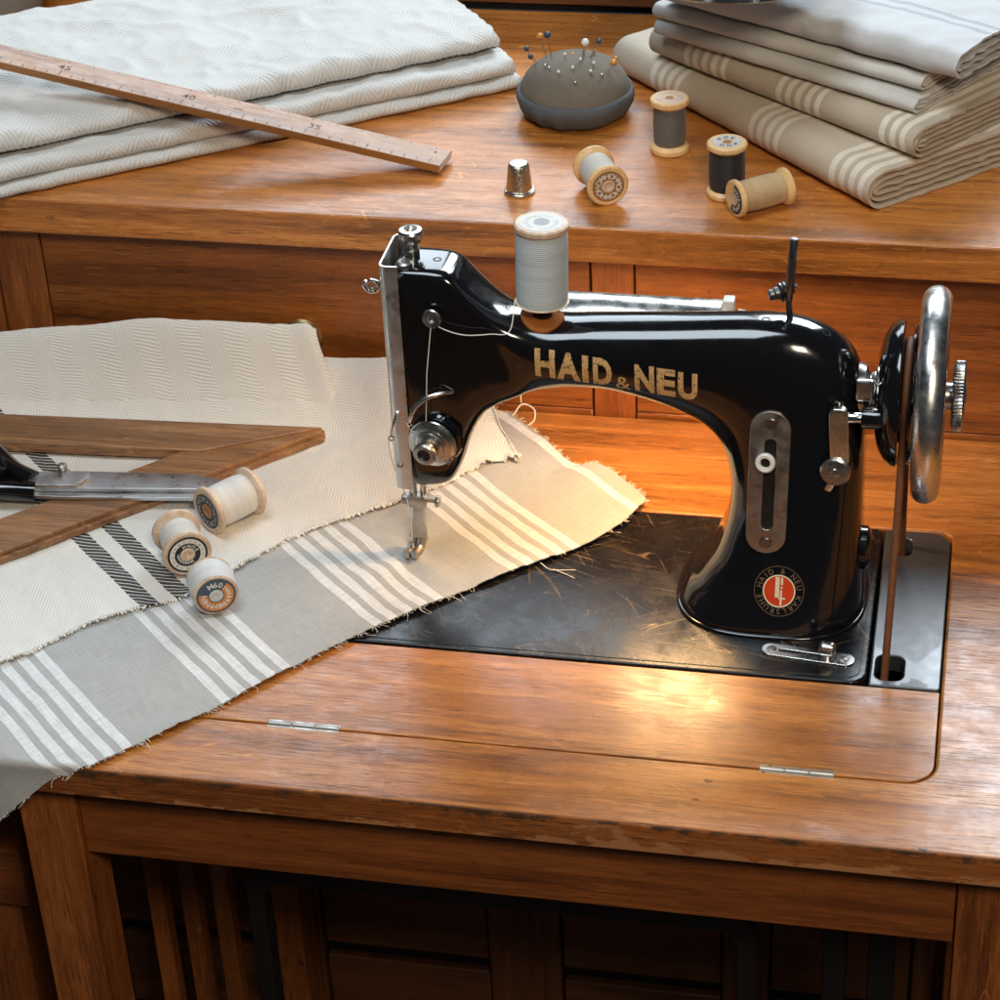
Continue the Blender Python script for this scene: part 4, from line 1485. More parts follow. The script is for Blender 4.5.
# -- spools on the shelf
GS = 'thread spools on the cabinet shelf'
a, la, ra = spool('upright spool of grey thread beside the folded striped linen', (-6.85, 35.0, SZ), (0, 0, 1), 1.48, 4.35, 'spoolwood', 'thr_grey', thr=.80, fl=.62, group=GS)
bm = bmesh.new(); face_ring(bm, .5, 1.1, la + .012, n=40); obj('paper_label', bm, MT['spoolpale'], a, 60, local=True)
bm = bmesh.new(); lathe(bm, [(0, la + .003), (.32, la + .004)], 20); obj('hole', bm, MT['p_brown'], a, local=True)
b, lb, rb = spool('upright spool of black thread behind the lying beige spool', (-1.65, 27.9, SZ), (0, 0, 1), 1.48, 4.2, 'spoolwood', 'thr_black', thr=.86, fl=.55, group=GS)
bm = bmesh.new(); face_ring(bm, .45, 1.05, lb + .012); k_ = obj('paper_label', bm, MT['p_silver'], b, 60, local=True)
bm = bmesh.new(); face_marks(bm, 'HOE HNO', .55, .34, lb + .03, 2.6, -2.0); obj('label_marks', bm, MT['p_black'], k_, 60, local=True)
bm = bmesh.new(); lathe(bm, [(0, lb + .003), (.32, lb + .004)], 20); obj('hole', bm, MT['p_brown'], b, local=True)
c_, lc, rc = lying('lying spool of beige thread in front of the black spool', (-.7, 24.3), (3.4, 27.3), 1.38, 4.4, wood_m='spoolwood', thread='thr_beige', thr=.82, fl=.5, group=GS, z=SZ)
bm = bmesh.new(); face_ring(bm, .35, 1.12, lc + .012, -PI * .95, PI * .2); k_ = obj('paper_label', bm, MT['p_black'], c_, 60, local=True)
bm = bmesh.new(); face_marks(bm, 'HNEHNHE', .62, .34, lc + .03, .3, -2.6); obj('label_marks', bm, MT['p_white'], k_, 60, local=True)
bm = bmesh.new(); lathe(bm, [(0, lc + .003), (.34, lc + .02), (.4, lc + .04), (.5, lc + .02)], 24); obj('eyelet', bm, MT['spoolpale'], c_, 40, local=True)
d_, ld, rd = lying('lying spool of cream thread beside the steel thimble', (-9.95, 25.0), (-12.1, 29.4), 1.56, 4.0, wood_m='spoolwood', thread='thr_cream', thr=.80, fl=.5, group=GS, z=SZ)
bm = bmesh.new(); face_ring(bm, .4, 1.2, ld + .012); k_ = obj('paper_label', bm, MT['p_brown'], d_, 60, local=True)
bm = bmesh.new(); face_marks(bm, 'OMHOHMOHOMHOH', .62, .42, ld + .03, 3.1, -2.6); obj('label_marks', bm, MT['p_white'], k_, 60, local=True)
bm = bmesh.new(); lathe(bm, [(0, ld - .02), (.3, ld + .0), (.36, ld + .04), (.5, ld + .02)], 24); obj('eyelet', bm, MT['spoolpale'], d_, 40, local=True)

# ================================================================== THIMBLE
Mt = Mat('dimpled_steel')
vo = Mt.n('TexVoronoi', {'Vector': Mt.mapping((700, 700, 700)), 'Scale': 1.0})
Mt.p(Base_Color=(.58, .53, .46, 1), Metallic=1.0, Roughness=.28, Normal=Mt.bump(vo.outputs['Distance'], .7, .0005))
tm = thing('thimble', 'small dimpled steel thimble standing on the cabinet shelf', 'thimble', (-16.9, 26.6, SZ))
bm = bmesh.new()
lathe(bm, [(.92, .22), (1.04, .22), (1.07, .36), (.98, .4), (.80, 2.1), (.74, 2.27), (.64, 2.38), (0, 2.43)], 40)
obj('cap', bm, Mt.m, tm, 35, local=True)
bm = bmesh.new()
torus(bm, (0, 0, .14), (0, 0, 1), 1.05, .12, 40, 10)
obj('rim', bm, MT['nickel'], tm, local=True)

# ================================================================== PINCUSHION AND PINS
PCX, PCY = -15.2, 41.2
pc = thing('pincushion', 'round grey brown pincushion with darker gathered base, stuck full of pins', 'pincushion', (PCX, PCY, SZ))


def dome_z(x, y):
    r = math.hypot(x - PCX, y - PCY) / 4.35
    return SZ + 1.55 + 3.3 * math.sqrt(max(0, 1 - min(1, r) ** 2.2))


bm = bmesh.new()
pr = [(4.1, 1.0)] + [(4.4 * (math.cos(t) ** .75), 1.55 + 3.15 * math.sin(t) ** 1.0) for t in [PI / 2 * k / 16 for k in range(16)]] + [(0, 4.72)]
lathe(bm, pr, 72, jitter=lambda a, h: 1 + .018 * nz(a * 2, h * .8, 3) + .012 * math.sin(a * 9 + 1) * smooth(3.6, 1.2, h))
obj('cushion_top', bm, MT['pc_top'], pc, 80, local=True)
bm = bmesh.new()
pr = [(0, 0.02), (3.3, .02), (3.75, .12), (4.25, .55), (4.55, 1.1), (4.66, 1.6), (4.62, 2.05), (4.45, 2.25), (4.3, 2.2), (4.2, 1.9)]
lathe(bm, pr, 90, jitter=lambda a, h: 1 + .025 * math.sin(a * 11 + 2 * math.sin(a * 3)) * smooth(2.2, .2, h) + .02 * nz(a * 2.5, h, 1))
obj('gathered_base', bm, MT['pc_band'], pc, 80, local=True)
for nm, col, rg in (('pin_blue', (.035, .065, .10), .2), ('pin_amber', (.62, .27, .05), .2), ('pin_pearl', (.78, .76, .72), .15), ('pin_steel', (.55, .54, .52), .2)):
    MT[nm] = plain('pinhead_' + nm[4:], col, rg, 1.0 if nm == 'pin_steel' else 0)
PINS = [(-16.5, 22.9, 41.3, -.35, .12, 'pin_amber', .26, 'amber headed pin leaning left of the tall blue headed pin'),
        (-17.25 + .9, 23.35, 41.2, -.12, .1, 'pin_blue', .28, 'tall blue headed pin left of the pincushion centre'),
        (-18.55, 21.75, 41.3, -.75, .1, 'pin_blue', .22, 'blue headed pin leaning farthest left on the pincushion'),
        (-18.2, 21.35, 40.6, -.6, .0, 'pin_blue', .22, 'short blue headed pin just below the leftmost blue pin'),
        (-14.25, 22.75, 40.9, .15, .0, 'pin_pearl', .32, 'pearl headed pin with thick pale shaft at the pincushion centre'),
        (-13.3, 22.6, 41.6, .5, .2, 'pin_blue', .22, 'blue headed pin right of the pearl headed pin'),
        (-12.0, 21.3, 40.6, .65, .1, 'pin_amber', .28, 'amber headed pin leaning right at the pincushion edge'),
        (-12.1, 20.95, 42.3, .6, .3, 'pin_amber', .2, 'small amber headed pin behind the right amber pin')]
PINS += [(-15.45, 21.35, 41.8, -.05, .15, 'pin_amber', .17, 'tiny amber headed pin standing behind the short pins left of the pearl headed pin'),
         (-13.75, 21.55, 42.2, .12, .15, 'pin_amber', .17, 'tiny amber headed pin standing just right of the pearl headed pin')]
PINS[1] = (-17.3, 23.1, 41.3, -.18, .1, 'pin_blue', .28, PINS[1][7])
PINS[0] = (-18.0 + .05, 22.85, 41.6, -.3, .1, 'pin_amber', .26, PINS[0][7])
PINS[2] = (-19.0, 21.9, 41.3, -.75, .1, 'pin_blue', .22, PINS[2][7])
PINS[3] = (-18.55, 21.55, 40.6, -.6, .0, 'pin_blue', .22, PINS[3][7])


def make_pin(x, z, y, lx, ly, headm, hr, label, group=None, thick=.04):
    zb = 0
    k = 0
    base = None
    for k in range(60):
        t = k * .1
        px, py, pz_ = x - lx * t, y - ly * t, z - t
        if pz_ < dome_z(px, py) - .1:
            break
    base = V((px, py, pz_ - .05))
    o = thing('pin', label, 'pin', base, group)
    bm = bmesh.new()
    tube(bm, [base, V((x, y, z))], thick, 8)
    obj('shaft', bm, MT['pin_steel'], o)
    bm = bmesh.new()
    sphere(bm, (x, y, z), hr, 14)
    obj('head', bm, MT[headm], o)


for p in PINS:
    make_pin(*p[:8], group='glass headed pins in the pincushion', thick=.10 if p[5] == 'pin_pearl' else .04)
# short pins pushed in to the head
rnd = random.Random(5)
SH = [(-16.8, 39.1), (-15.95, 38.5), (-14.9, 38.9), (-14.55, 37.9), (-13.5, 38.9), (-13.4, 39.8), (-17.2, 39.6), (-15.8, 40.6), (-14.5, 40.2), (-12.7, 39.2)]
for i, (x, y) in enumerate(SH):
    z = dome_z(x, y) + .25 + .25 * rnd.random()
    o = thing('pin', 'short steel pin pushed deep into the grey top of the pincushion', 'pin', (x, y, z - .6), 'short steel pins in the pincushion')
    bm = bmesh.new()
    tube(bm, [V((x, y, z - .9)), V((x + rnd.uniform(-.1, .1), y - .1, z))], .035, 6)
    obj('shaft', bm, MT['pin_steel'], o)
    bm = bmesh.new()
    sphere(bm, (x, y - .1, z), .13, 10)
    obj('head', bm, MT['pin_pearl'] if i % 3 else MT['pin_steel'], o)

# ================================================================== STRIPED LINEN UNDER THE NEEDLE
def poly_at(pts, t):
    """point at fraction t of a polyline by length"""
    L_ = [0]
    for a, b in zip(pts, pts[1:]):
        L_.append(L_[-1] + (b - a).length)
    d = t * L_[-1]
    for i in range(len(pts) - 1):
        if d <= L_[i + 1] or i == len(pts) - 2:
            k = (d - L_[i]) / max(1e-9, L_[i + 1] - L_[i])
            return pts[i].lerp(pts[i + 1], k)


def densify(pts, n=6):
    return spline([V((p[0], p[1], 0)) for p in pts], n)


E1 = V((.66, .752, 0)).normalized()
E2 = V((-.752, .66, 0)).normalized()
O_L = V((-5.3, 10.8, 0))
front = densify([(-50.5, -39.0), (-44.5, -31.2), (-42.1, -28.7), (-39.5, -26.3), (-37.4, -24.6), (-35.9, -23.9), (-29.9, -17.2), (-22.4, -8.0), (-13.9, .4), (-7.8, 5.9), (-5.3, 10.8)])
back = densify([(-62, -26), (-57, -19), (-53, -14), (-47, -8), (-41, -2), (-36, 4), (-31, 10), (-26, 15.2), (-22.6, 19.5), (-19.6, 22.4)])
EDGE_R = densify([(-5.3, 10.8), (-7.0, 13.2), (-9.6, 15.0), (-11.3, 15.3), (-14.3, 18.4), (-16.9, 21.0), (-19.6, 22.4)])


def linen_pt(u, v):
    f = poly_at(front, u)
    b = poly_at(back, u)
    p = f.lerp(b, v)
    if u > .9:                       # follow the wavy right-hand edge
        e = poly_at(EDGE_R, v)
        w = smooth(.9, 1.0, u)
        p = p.lerp(e, w)
    d_edge = v
    x, y = p.x, p.y
    z = .26 + .10 * nz(x * .22, y * .22, 2) + .08 * nz(x * .7, y * .7, 5) + .035 * nz(x * 1.7, y * 1.7, 6)
    # small lift along the cut edges, folds towards the needle
    z += .22 * smooth(.10, 0, v) * (.5 + .8 * nz(x * .35, y * .35, 9))
    z += .30 * smooth(.93, 1.0, u) * (.6 + .9 * nz(x * .3, y * .4, 4))
    z += .45 * math.exp(-((x + 9.9) ** 2 + (y - 14.0) ** 2) / 4.2) + .1 * math.exp(-((x + 14.5) ** 2 + (y - 16.5) ** 2) / 5.0)
    z += .18 * smooth(.82, 1.0, u) * math.sin(v * 9 + .6) * smooth(0, .15, v)
    # puckers round the foot
    rf = math.hypot(x + 20.4, y - 2.6)
    z += .16 * math.sin(math.atan2(y - 2.6, x + 20.4) * 5) * math.exp(-((rf - 3.0) / 2.0) ** 2)
    z += .16 * max(0, math.sin((x * .75 - y * .66) * .55 + 1)) * smooth(-24, -14, x)
    z = max(z, .16)
    # frayed cut edge
    j = .10 * nz(x * 4, y * 4, 1) * smooth(.02, 0, v)
    # over the front edge of the table
    if y < TY0 + .1:
        dd = (TY0 + .1) - y
        a = min(dd / .5, PI / 2)
        yy = TY0 + .1 - (.32 + .0) * math.sin(a) - .0
        zz = z - .32 * (1 - math.cos(a)) - max(0, dd - .5 * PI / 2)
        yy -= .35 * smooth(1, 6, dd) + .18 * math.sin(x * .6) * smooth(1, 5, dd)
        return V((x, yy, zz))
    return V((x, y, z)) + E2 * (-j)


def linen_uv(u, v, p):
    f = poly_at(front, u)
    b = poly_at(back, u)
    q = f.lerp(b, v)
    if u > .9:
        q = q.lerp(poly_at(EDGE_R, v), smooth(.9, 1, u))
    s = (O_L - q).dot(E1)
    # stripes stay parallel to the right-hand edge
    t = (q - O_L).dot(E2)
    return (s + t * .045, t)


bm = bmesh.new()
grid_surface(bm, 260, 70, linen_pt, .07, linen_uv)
LN = obj('striped_linen', bm, MT['linen'], None, 80, base=(-25, -5, 0))
tag(LN, 'beige linen with bands of white stripes lying under the needle and over the table edge', 'cloth')
# loose threads along the cut edge
bm = bmesh.new()
rnd = random.Random(11)
for i in range(420):
    u = rnd.uniform(.1, .999)
    if nz(u * 40, 3.3) + .25 * rnd.random() < .0:
        continue
    p = linen_pt(u, 0.0)
    q = linen_pt(min(1, u + .002), 0.0)
    t = (q - p).normalized()
    out = V((t.y, -t.x, 0))
    L_ = rnd.uniform(.08, .38) if rnd.random() < .85 else rnd.uniform(.4, 1.1)
    a = p + V((0, 0, -.03))
    m_ = a + out * L_ * .6 + t * rnd.uniform(-.3, .3) * L_ + V((0, 0, rnd.uniform(-.03, .15) * L_))
    e_ = a + out * L_ + t * rnd.uniform(-.7, .7) * L_ + V((0, 0, rnd.uniform(-.25, .2) * L_))
    tube(bm, spline([a, m_, e_], 3), .014, 4)
for i in range(120):
    v = rnd.uniform(.0, .98)
    p = linen_pt(1.0, v)
    L_ = rnd.uniform(.1, .45)
    out = (E1 + E2 * rnd.uniform(-.6, .6)).normalized()
    tube(bm, spline([p, p + out * L_ * .6 + V((0, 0, .06)), p + out * L_ + V((0, 0, rnd.uniform(-.2, .15)))], 3), .016, 4)
# the long ravelled thread lying on the bed and the curl at the corner
tube(bm, spline([(-11.4, 2.4, .35), (-10.6, 1.9, .2), (-9.4, 2.1, .14), (-8.9, 2.2, .12)], 6), .035, 6)
tube(bm, spline([(-10.4, 1.95, .2), (-9.5, 1.6, .14), (-8.8, 1.2, .12)], 6), .03, 6)
tube(bm, spline([(-16.9, 20.6, .9), (-16.3, 21.4, 1.5), (-15.4, 21.3, 1.2), (-15.2, 20.4, .8), (-15.6, 19.9, .6)], 8), .07, 6)
tube(bm, spline([(-18.2, 22.2, 2.2), (-17.5, 22.2, 2.7), (-16.6, 21.9, 2.3), (-16.4, 21.5, 1.6)], 8), .05, 6)
fr = obj('frayed_threads', bm, MT['fray'], LN, 80)
fr['kind'] = 'stuff'

# ================================================================== WHITE HERRINGBONE CLOTH
HF = densify([(-66, -33), (-54.5, -22.6), (-44.7, -14.2), (-39.8, -8.4), (-34.5, -4.7), (-31.6, -.1), (-29.0, 3.5), (-23.5, 8.1), (-20.2, 11.2), (-18.4, 13.6), (-17.4, 14.7), (-16.2, 15.2), (-15.2, 14.7)])
HB = densify([(-86, 20.9), (-76, 20.9), (-66, 20.9), (-58, 20.9), (-50, 20.9), (-44, 20.9), (-38, 20.9), (-33, 20.9), (-29, 20.9), (-26, 21.0), (-22.5, 21.2), (-20.2, 20.8), (-19.0, 19.6)])
ER = densify([(-15.2, 14.7), (-16.2, 15.6), (-17.2, 16.8), (-18.2, 18.2), (-19.0, 19.6)])


def herr_xy(u, v):
    p = poly_at(HF, u).lerp(poly_at(HB, u), v)
    if u > .93:
        p = p.lerp(poly_at(ER, v), smooth(.93, 1, u))
    return p


def rise(x):
    return 4.3 - 1.6 * smooth(-27, -18, x)


def herr_z(x, y):
    z = .54 + .12 * nz(x * .2, y * .2, 7) + .08 * nz(x * .7, y * .7, 3) + .03 * nz(x * 1.8, y * 1.8, 4)
    z += rise(x) * smooth(15.8, 21.2, y) ** 1.25
    z += .25 * nz(x * .16, y * .25, 12) * smooth(13, 19, y)
    return z


def herr_pt(u, v):
    p = herr_xy(u, v)
    x, y = p.x, p.y
    z = herr_z(x, y)
    # the right end is lifted in a soft fold behind the needle
    w = smooth(.90, .975, u)
    z += w * (3.1 * smooth(.0, .85, v) + .9 * math.sin(PI * min(1, v / .45)) * smooth(.9, 0, v))
    z += .5 * smooth(.80, .93, u) * smooth(.99, .93, u) * smooth(.1, .7, v)
    z += .15 * smooth(.05, 0, v) * (.5 + nz(x * .8, y * .8, 8))
    z += w * .55 * smooth(.10, 0, v) * (.6 + .5 * math.sin(u * 260))
    jag = (.16 * nz(x * 2.6, y * 2.6, 3) + .05 * math.sin(u * 900)) * smooth(.02, 0, v)
    if y < TY0 + .1:
        dd = (TY0 + .1) - y
        return V((x, TY0 - .55, z - dd))
    return V((x, y, z)) + E2 * jag


HE1 = V((.69, .72, 0)).normalized()
HE2 = V((-.72, .69, 0)).normalized()


def herr_uv(u, v, p):
    q = herr_xy(u, v)
    return (q.dot(HE1), q.dot(HE2) + max(0, p.z - 1) * .8)


bm = bmesh.new()
grid_surface(bm, 300, 110, herr_pt, .16, herr_uv)
HC = obj('herringbone_cloth', bm, MT['herr'], None, 80, base=(-40, 8, 0))
tag(HC, 'white herringbone cotton cloth with two black bands under the wooden set square', 'cloth')
# its folded back layer against the cabinet
def fold_pt(u, v):
    # u along x to the right end, v from front (0) to back (1)
    xr = -29.9 - 1.9 * smooth(.2, 1, v)
    x = -80 + (xr + 80) * u
    yf = 15.5 + 2.4 * u
    y = yf + (20.75 - yf) * v
    z = herr_z(x, y) - .25 + .60 * smooth(.05, .45, v)
    tall = 2.7 * smooth(-64, -40, x) - .2
    z += tall * smooth(.35, 1.0, v)
    z += .10 * nz(x * .25, y * .3, 21)
    edge = smooth(.985, 1.0, u)
    z += .12 * smooth(.955, .975, u) * smooth(1.0, .985, u)
    z -= edge * .3
    return V((x, y, z))


bm = bmesh.new()
grid_surface(bm, 200, 60, fold_pt, .16, lambda u, v, p: (p.x * .69 + p.y * .72, p.x * -.72 + p.y * .69 + p.z * .7))
obj('folded_layer', bm, MT['herr'], HC, 80)
bm = bmesh.new()
rnd = random.Random(4)
for i in range(420):
    u = rnd.uniform(.2, .999)
    p = herr_pt(u, 0.0)
    q = herr_pt(min(1, u + .002), 0.0)
    t = (q - p)
    if t.length < 1e-6:
        continue
    t.normalize()
    out = V((t.y, -t.x, 0))
    L_ = rnd.uniform(.06, .24)
    a = p + V((0, 0, -.08))
    tube(bm, [a, a + out * L_ * .6 + t * rnd.uniform(-.3, .3) * L_, a + out * L_ + V((0, 0, -.12)) + t * rnd.uniform(-.5, .5) * L_], [.05, .045, .02], 5)
fr = obj('frayed_threads', bm, MT['frayw'], HC, 80)
fr['kind'] = 'stuff'

# ================================================================== SET SQUARE
ZS = .95
Q = thing('set_square', 'worn wooden set square triangle lying on the white herringbone cloth', 'set square', (-50, 8, ZS - .3))


def bar(name, pts, z0, z1, m, bev=.12):
    bm = bmesh.new()
    plate(bm, pts, z0, z1, (), bev)
    return obj(name, bm, MT[m], Q, 30)


tip = V((-30.4, 16.0))
ud = V((-.9985, -.047)).normalized()          # along the upper bar, leftwards
un_ = V((ud.y, -ud.x)) * -1
un_ = V((-ud.y, ud.x))
if un_.y > 0:
    un_ = -un_
dd_ = V((-.70, -.714)).normalized()
dn_ = V((-dd_.y, dd_.x))
if dn_.x > 0:
    dn_ = -dn_
LU, LD = 45.0, 40.0
bar('upper_bar', [tuple(tip + ud * .2), tuple(tip + ud * LU), tuple(tip + ud * LU + un_ * 4.0), tuple(tip + ud * 8.6 + un_ * 4.0)], ZS - .1, ZS + .72, 'square')
bar('diagonal_bar', [tuple(tip), tuple(tip + ud * 5.3 + un_ * .01), tuple(tip + dd_ * 9.4 + dn_ * 4.0), tuple(tip + dd_ * LD + dn_ * 4.0), tuple(tip + dd_ * LD)], ZS - .3, ZS + .50, 'square2')
bar('edge_lip', [tuple(tip + dd_ * .3 - dn_ * .0), tuple(tip + dd_ * .3 - dn_ * .35), tuple(tip + dd_ * LD - dn_ * .35), tuple(tip + dd_ * LD)], ZS - .32, ZS + .12, 'square2', .05)
e1, e2 = tip + ud * (LU - 4.0), tip + dd_ * (LD - 8)
bar('short_bar', [tuple(tip + ud * LU + un_ * 4.02), tuple(tip + ud * (LU - 4.0) + un_ * 4.02), tuple(tip + ud * (LU - 9) + un_ * 28), tuple(tip + ud * (LU - 4) + un_ * 30)], ZS - .2, ZS + .6, 'square')

# ================================================================== SCISSORS
C_ = thing('scissors', 'steel tailor scissors with black handles lying across the wooden set square', 'scissors', (-47.5, 7.5, 1.5))
ZB = 1.62


def blade(name, pts, z0, z1, mname='blade'):
    bm = bmesh.new()
    plate(bm, pts, z0, z1, (), .07)
    for v in bm.verts:                        # the tips dip slightly
        v.co.z -= .25 * smooth(-45, -34, v.co.x)
    return obj(name, bm, MT[mname], C_, 25)


# lower blade first, upper blade over it
blade('blade', [(-49.0, 4.7), (-36.4, 6.5), (-35.9, 6.2), (-37.0, 5.35), (-46.5, 3.95), (-49.2, 3.8)], ZB - .05, ZB + .22)
ub = blade('blade', [(-50.2, 5.3), (-49.9, 6.35), (-46.8, 6.9), (-38.0, 7.95), (-35.1, 7.2), (-36.2, 6.2), (-45.9, 4.65), (-49.8, 4.2)], ZB + .26, ZB + .55)
bm = bmesh.new()
plate(bm, [(-50.0, 4.2), (-45.9, 4.6), (-45.3, 5.7), (-45.6, 6.6), (-49.9, 5.9)], ZB + .5, ZB + .85, (), .1)
obj('bolster', bm, MT['blade'], ub, 25)
bm = bmesh.new()
lathe(bm, [(0, 0), (.52, 0), (.52, .25), (.42, .35), (.28, .38), (.28, .6), (.36, .65), (.36, .85), (.24, .95), (0, .97)], 24, (-47.5, 6.3, ZB + .5))
obj('pivot_screw', bm, MT['steel'], C_, 30)
for sy, pts in ((1, [(-49.4, 5.2, ZB + .55), (-51.2, 6.0, ZB + .8), (-53.1, 7.7, ZB + 1.0), (-55.5, 9.8, ZB + 1.0), (-60, 11.5, ZB + .9), (-65, 10.4, ZB + .8), (-67, 7.8, ZB + .8), (-63, 6.5, ZB + .8), (-57.5, 6.4, ZB + .9), (-53.8, 5.5, ZB + .9), (-51.4, 4.9, ZB + .8)]),
                (-1, [(-48.9, 4.3, ZB + .2), (-51.4, 3.9, ZB + .4), (-54.4, 2.9, ZB + .7), (-59, .3, ZB + .9), (-64, -.7, ZB + .9), (-67.5, 1.1, ZB + .9), (-66.5, 3.7, ZB + .9), (-61, 4.3, ZB + .9), (-55.5, 4.0, ZB + .8), (-52, 4.2, ZB + .5)])):
    bm = bmesh.new()
    sp2 = spline(pts, 6)
    tube(bm, sp2, [.75 - .12 * math.sin(PI * i / (len(sp2) - 1)) for i in range(len(sp2))], 12)
    obj('handle', bm, MT['black'], C_, 50)

# ================================================================== FOLDED LINENS (right)
def fold_slab(name, p0, p1, width, z, H, layers, thick, m, parent=None, base=None, sag=.08, seed=0, bulge=0.0, tilt=0.0, nl=90, top_noise=0.0, endj=.25, rumple=0.0):
    """cloth folded over along p0->p1; the open edges show at the p1 end"""
    p0, p1 = V((p0[0], p0[1], 0)), V((p1[0], p1[1], 0))
    d = (p1 - p0); Ld = d.length; d.normalize()
    w = V((-d.y, d.x, 0))
    bm = bmesh.new()
    uvl = bm.loops.layers.uv.verify()
    for k in range(layers):
        r = H / 2 - thick / 2 - k * (thick + (H - 2 * thick * layers) / max(1, 2 * layers - 1) if layers > 1 else 0)
        r = max(r, thick * .55)
        ra = H / 2                                  # fold depth
        cl = []
        nW = 40 if not rumple else 70
        nA = 14
        off = k * (thick + .06)
        for i in range(nW + 1):
            cl.append((ra + (width - ra) * (1 - i / nW), -r))
        for i in range(1, nA):
            a = -PI / 2 - PI * i / nA
            cl.append((ra + (ra - off) * math.cos(a) * 1.0, r * math.sin(a)))
        for i in range(nW + 1):
            cl.append((ra + (width - ra) * i / nW, r))
        # offsets
        o_, i_ = [], []
        for i in range(len(cl)):
            a = cl[max(i - 1, 0)]; b = cl[min(i + 1, len(cl) - 1)]
            tx, tz = b[0] - a[0], b[1] - a[1]
            l_ = math.hypot(tx, tz) or 1
            nx, nz_ = tz / l_, -tx / l_
            o_.append((cl[i][0] + nx * thick / 2, cl[i][1] + nz_ * thick / 2))
            i_.append((cl[i][0] - nx * thick / 2, cl[i][1] - nz_ * thick / 2))
        sec = o_ + list(reversed(i_))
        arc = [0]
        for a, b in zip(cl, cl[1:]):
            arc.append(arc[-1] + math.hypot(b[0] - a[0], b[1] - a[1]))
        tarc = arc + list(reversed(arc))
        rows = []
        ej0, ej1 = endj * nz(k * 3.1, seed, 1) , endj * nz(k * 5.7, seed, 2)
        for q in range(nl + 1):
            f = q / nl
            s = ej0 + (Ld + ej1 - ej0) * f
            row = []
            for (wx, wz) in sec:
                top = smooth(-.2, .6, wz / (H / 2))
                P = p0 + d * s + w * wx
                n1 = nz(P.x * .13 + seed, P.y * .13, seed * 1.3)
                n2 = nz(P.x * .45 + seed, P.y * .45, k + seed)
                zz = z + H / 2 + wz
                zz += top * (sag * (n1 * 2 + n2 * .8) + top_noise * nz(P.x * .09, P.y * .12, seed + 5))
                if rumple:
                    q1 = 1 - abs(nz(P.x * .16 + seed * 3, P.y * .22, 2.0)) * 2
                    q2 = 1 - abs(nz(P.x * .38, P.y * .33 + seed, 7.0)) * 2
                    zz += top * rumple * (.8 * max(0, q1) ** 3 + .45 * max(0, q2) ** 3 +   .15 * nz(P.x * .9, P.y * .9, seed))
                zz += bulge * top * math.sin(PI * min(1, max(0, f)))
                endw = smooth(.90, 1.0, f)
                zz += endw * (.12 * nz(wx * .9, k * 2.0, seed) * (1 - abs(wz) / (H / 2 + .01) * .6) - .10 * top * 1.0)
                zz += tilt * wx
                zz = max(zz, z + .01 + (0.02 if wz < 0 else thick * .5))
                front_j = (.10 + rumple * .8) * n2 + rumple * .25 * nz(s * 1.3, wz, seed)
                row.append(P + w * front_j * smooth(2.5, 0, wx) + V((0, 0, zz)) + d * (.18 * nz(wx * 1.3, wz, seed + k) * endw))
            rows.append(row)
        vr = [[bm.verts.new(p) for p in row] for row in rows]
        n = len(sec)
        for q in range(nl):
            sa, sb = (Ld * q / nl), (Ld * (q + 1) / nl)
            for i in range(n):
                j = (i + 1) % n
                fc = bm.faces.new((vr[q][i], vr[q][j], vr[q + 1][j], vr[q + 1][i]))
                for l_, uvv in zip(fc.loops, ((sa, tarc[i]), (sa, tarc[j]), (sb, tarc[j]), (sb, tarc[i]))):
                    l_[uvl].uv = uvv
        m_ = len(cl)
        for rowi in (0, nl):
            for i in range(m_ - 1):
                a, b, c, e = vr[rowi][i], vr[rowi][i + 1], vr[rowi][n - 2 - i], vr[rowi][n - 1 - i]
                fc = bm.faces.new((a, b, c, e))
                for l_, ii in zip(fc.loops, (i, i + 1, i + 1, i)):
                    l_[uvl].uv = (Ld * (rowi / nl), arc[ii])
    b = base or ((p0.x + p1.x) / 2, (p0.y + p1.y) / 2, z)
    return obj(name, bm, MT[m], parent, 60, base=b if parent is None else None)


GL = 'folded linens stacked on the shelf'
fA = fold_slab('folded_linen', (-13.4, 48.9), (8.8, 25.8), 26, SZ + .02, 3.0, 3, .24, 'linenA', sag=.10, seed=1)
tag(fA, 'beige folded linen with cream stripe bands, lowest of the stack behind the spools', 'folded cloth', GL)
fB = fold_slab('folded_linen', (-9.9, 45.6), (11.7, 28.2), 24, SZ + 3.13, 2.35, 3, .2, 'linenB', sag=.10, seed=2)
tag(fB, 'taupe folded linen with cream stripe bands, second from the bottom of the stack', 'folded cloth', GL)
fC = fold_slab('folded_linen', (-9.2, 43.8), (11.5, 30.6), 22, SZ + 5.62, 1.25, 2, .2, 'linenC', sag=.10, seed=3)
tag(fC, 'plain off white folded linen between the striped taupe linen and the upper white ones', 'folded cloth', GL)
fC2 = fold_slab('folded_linen', (-9.4, 43.9), (11.9, 31.6), 22, SZ + 6.98, 1.25, 2, .2, 'linenC', sag=.12, seed=4)
tag(fC2, 'plain white folded linen directly beneath the topmost folded linen', 'folded cloth', GL)
fD = fold_slab('folded_linen', (-8.6, 43.6), (14.3, 30.3), 24, SZ + 8.35, 2.2, 2, .22, 'linenD', sag=.14, seed=5, top_noise=.3, rumple=.16)
tag(fD, 'grey white folded linen lying topmost on the stack under the metal shade', 'folded cloth', GL)

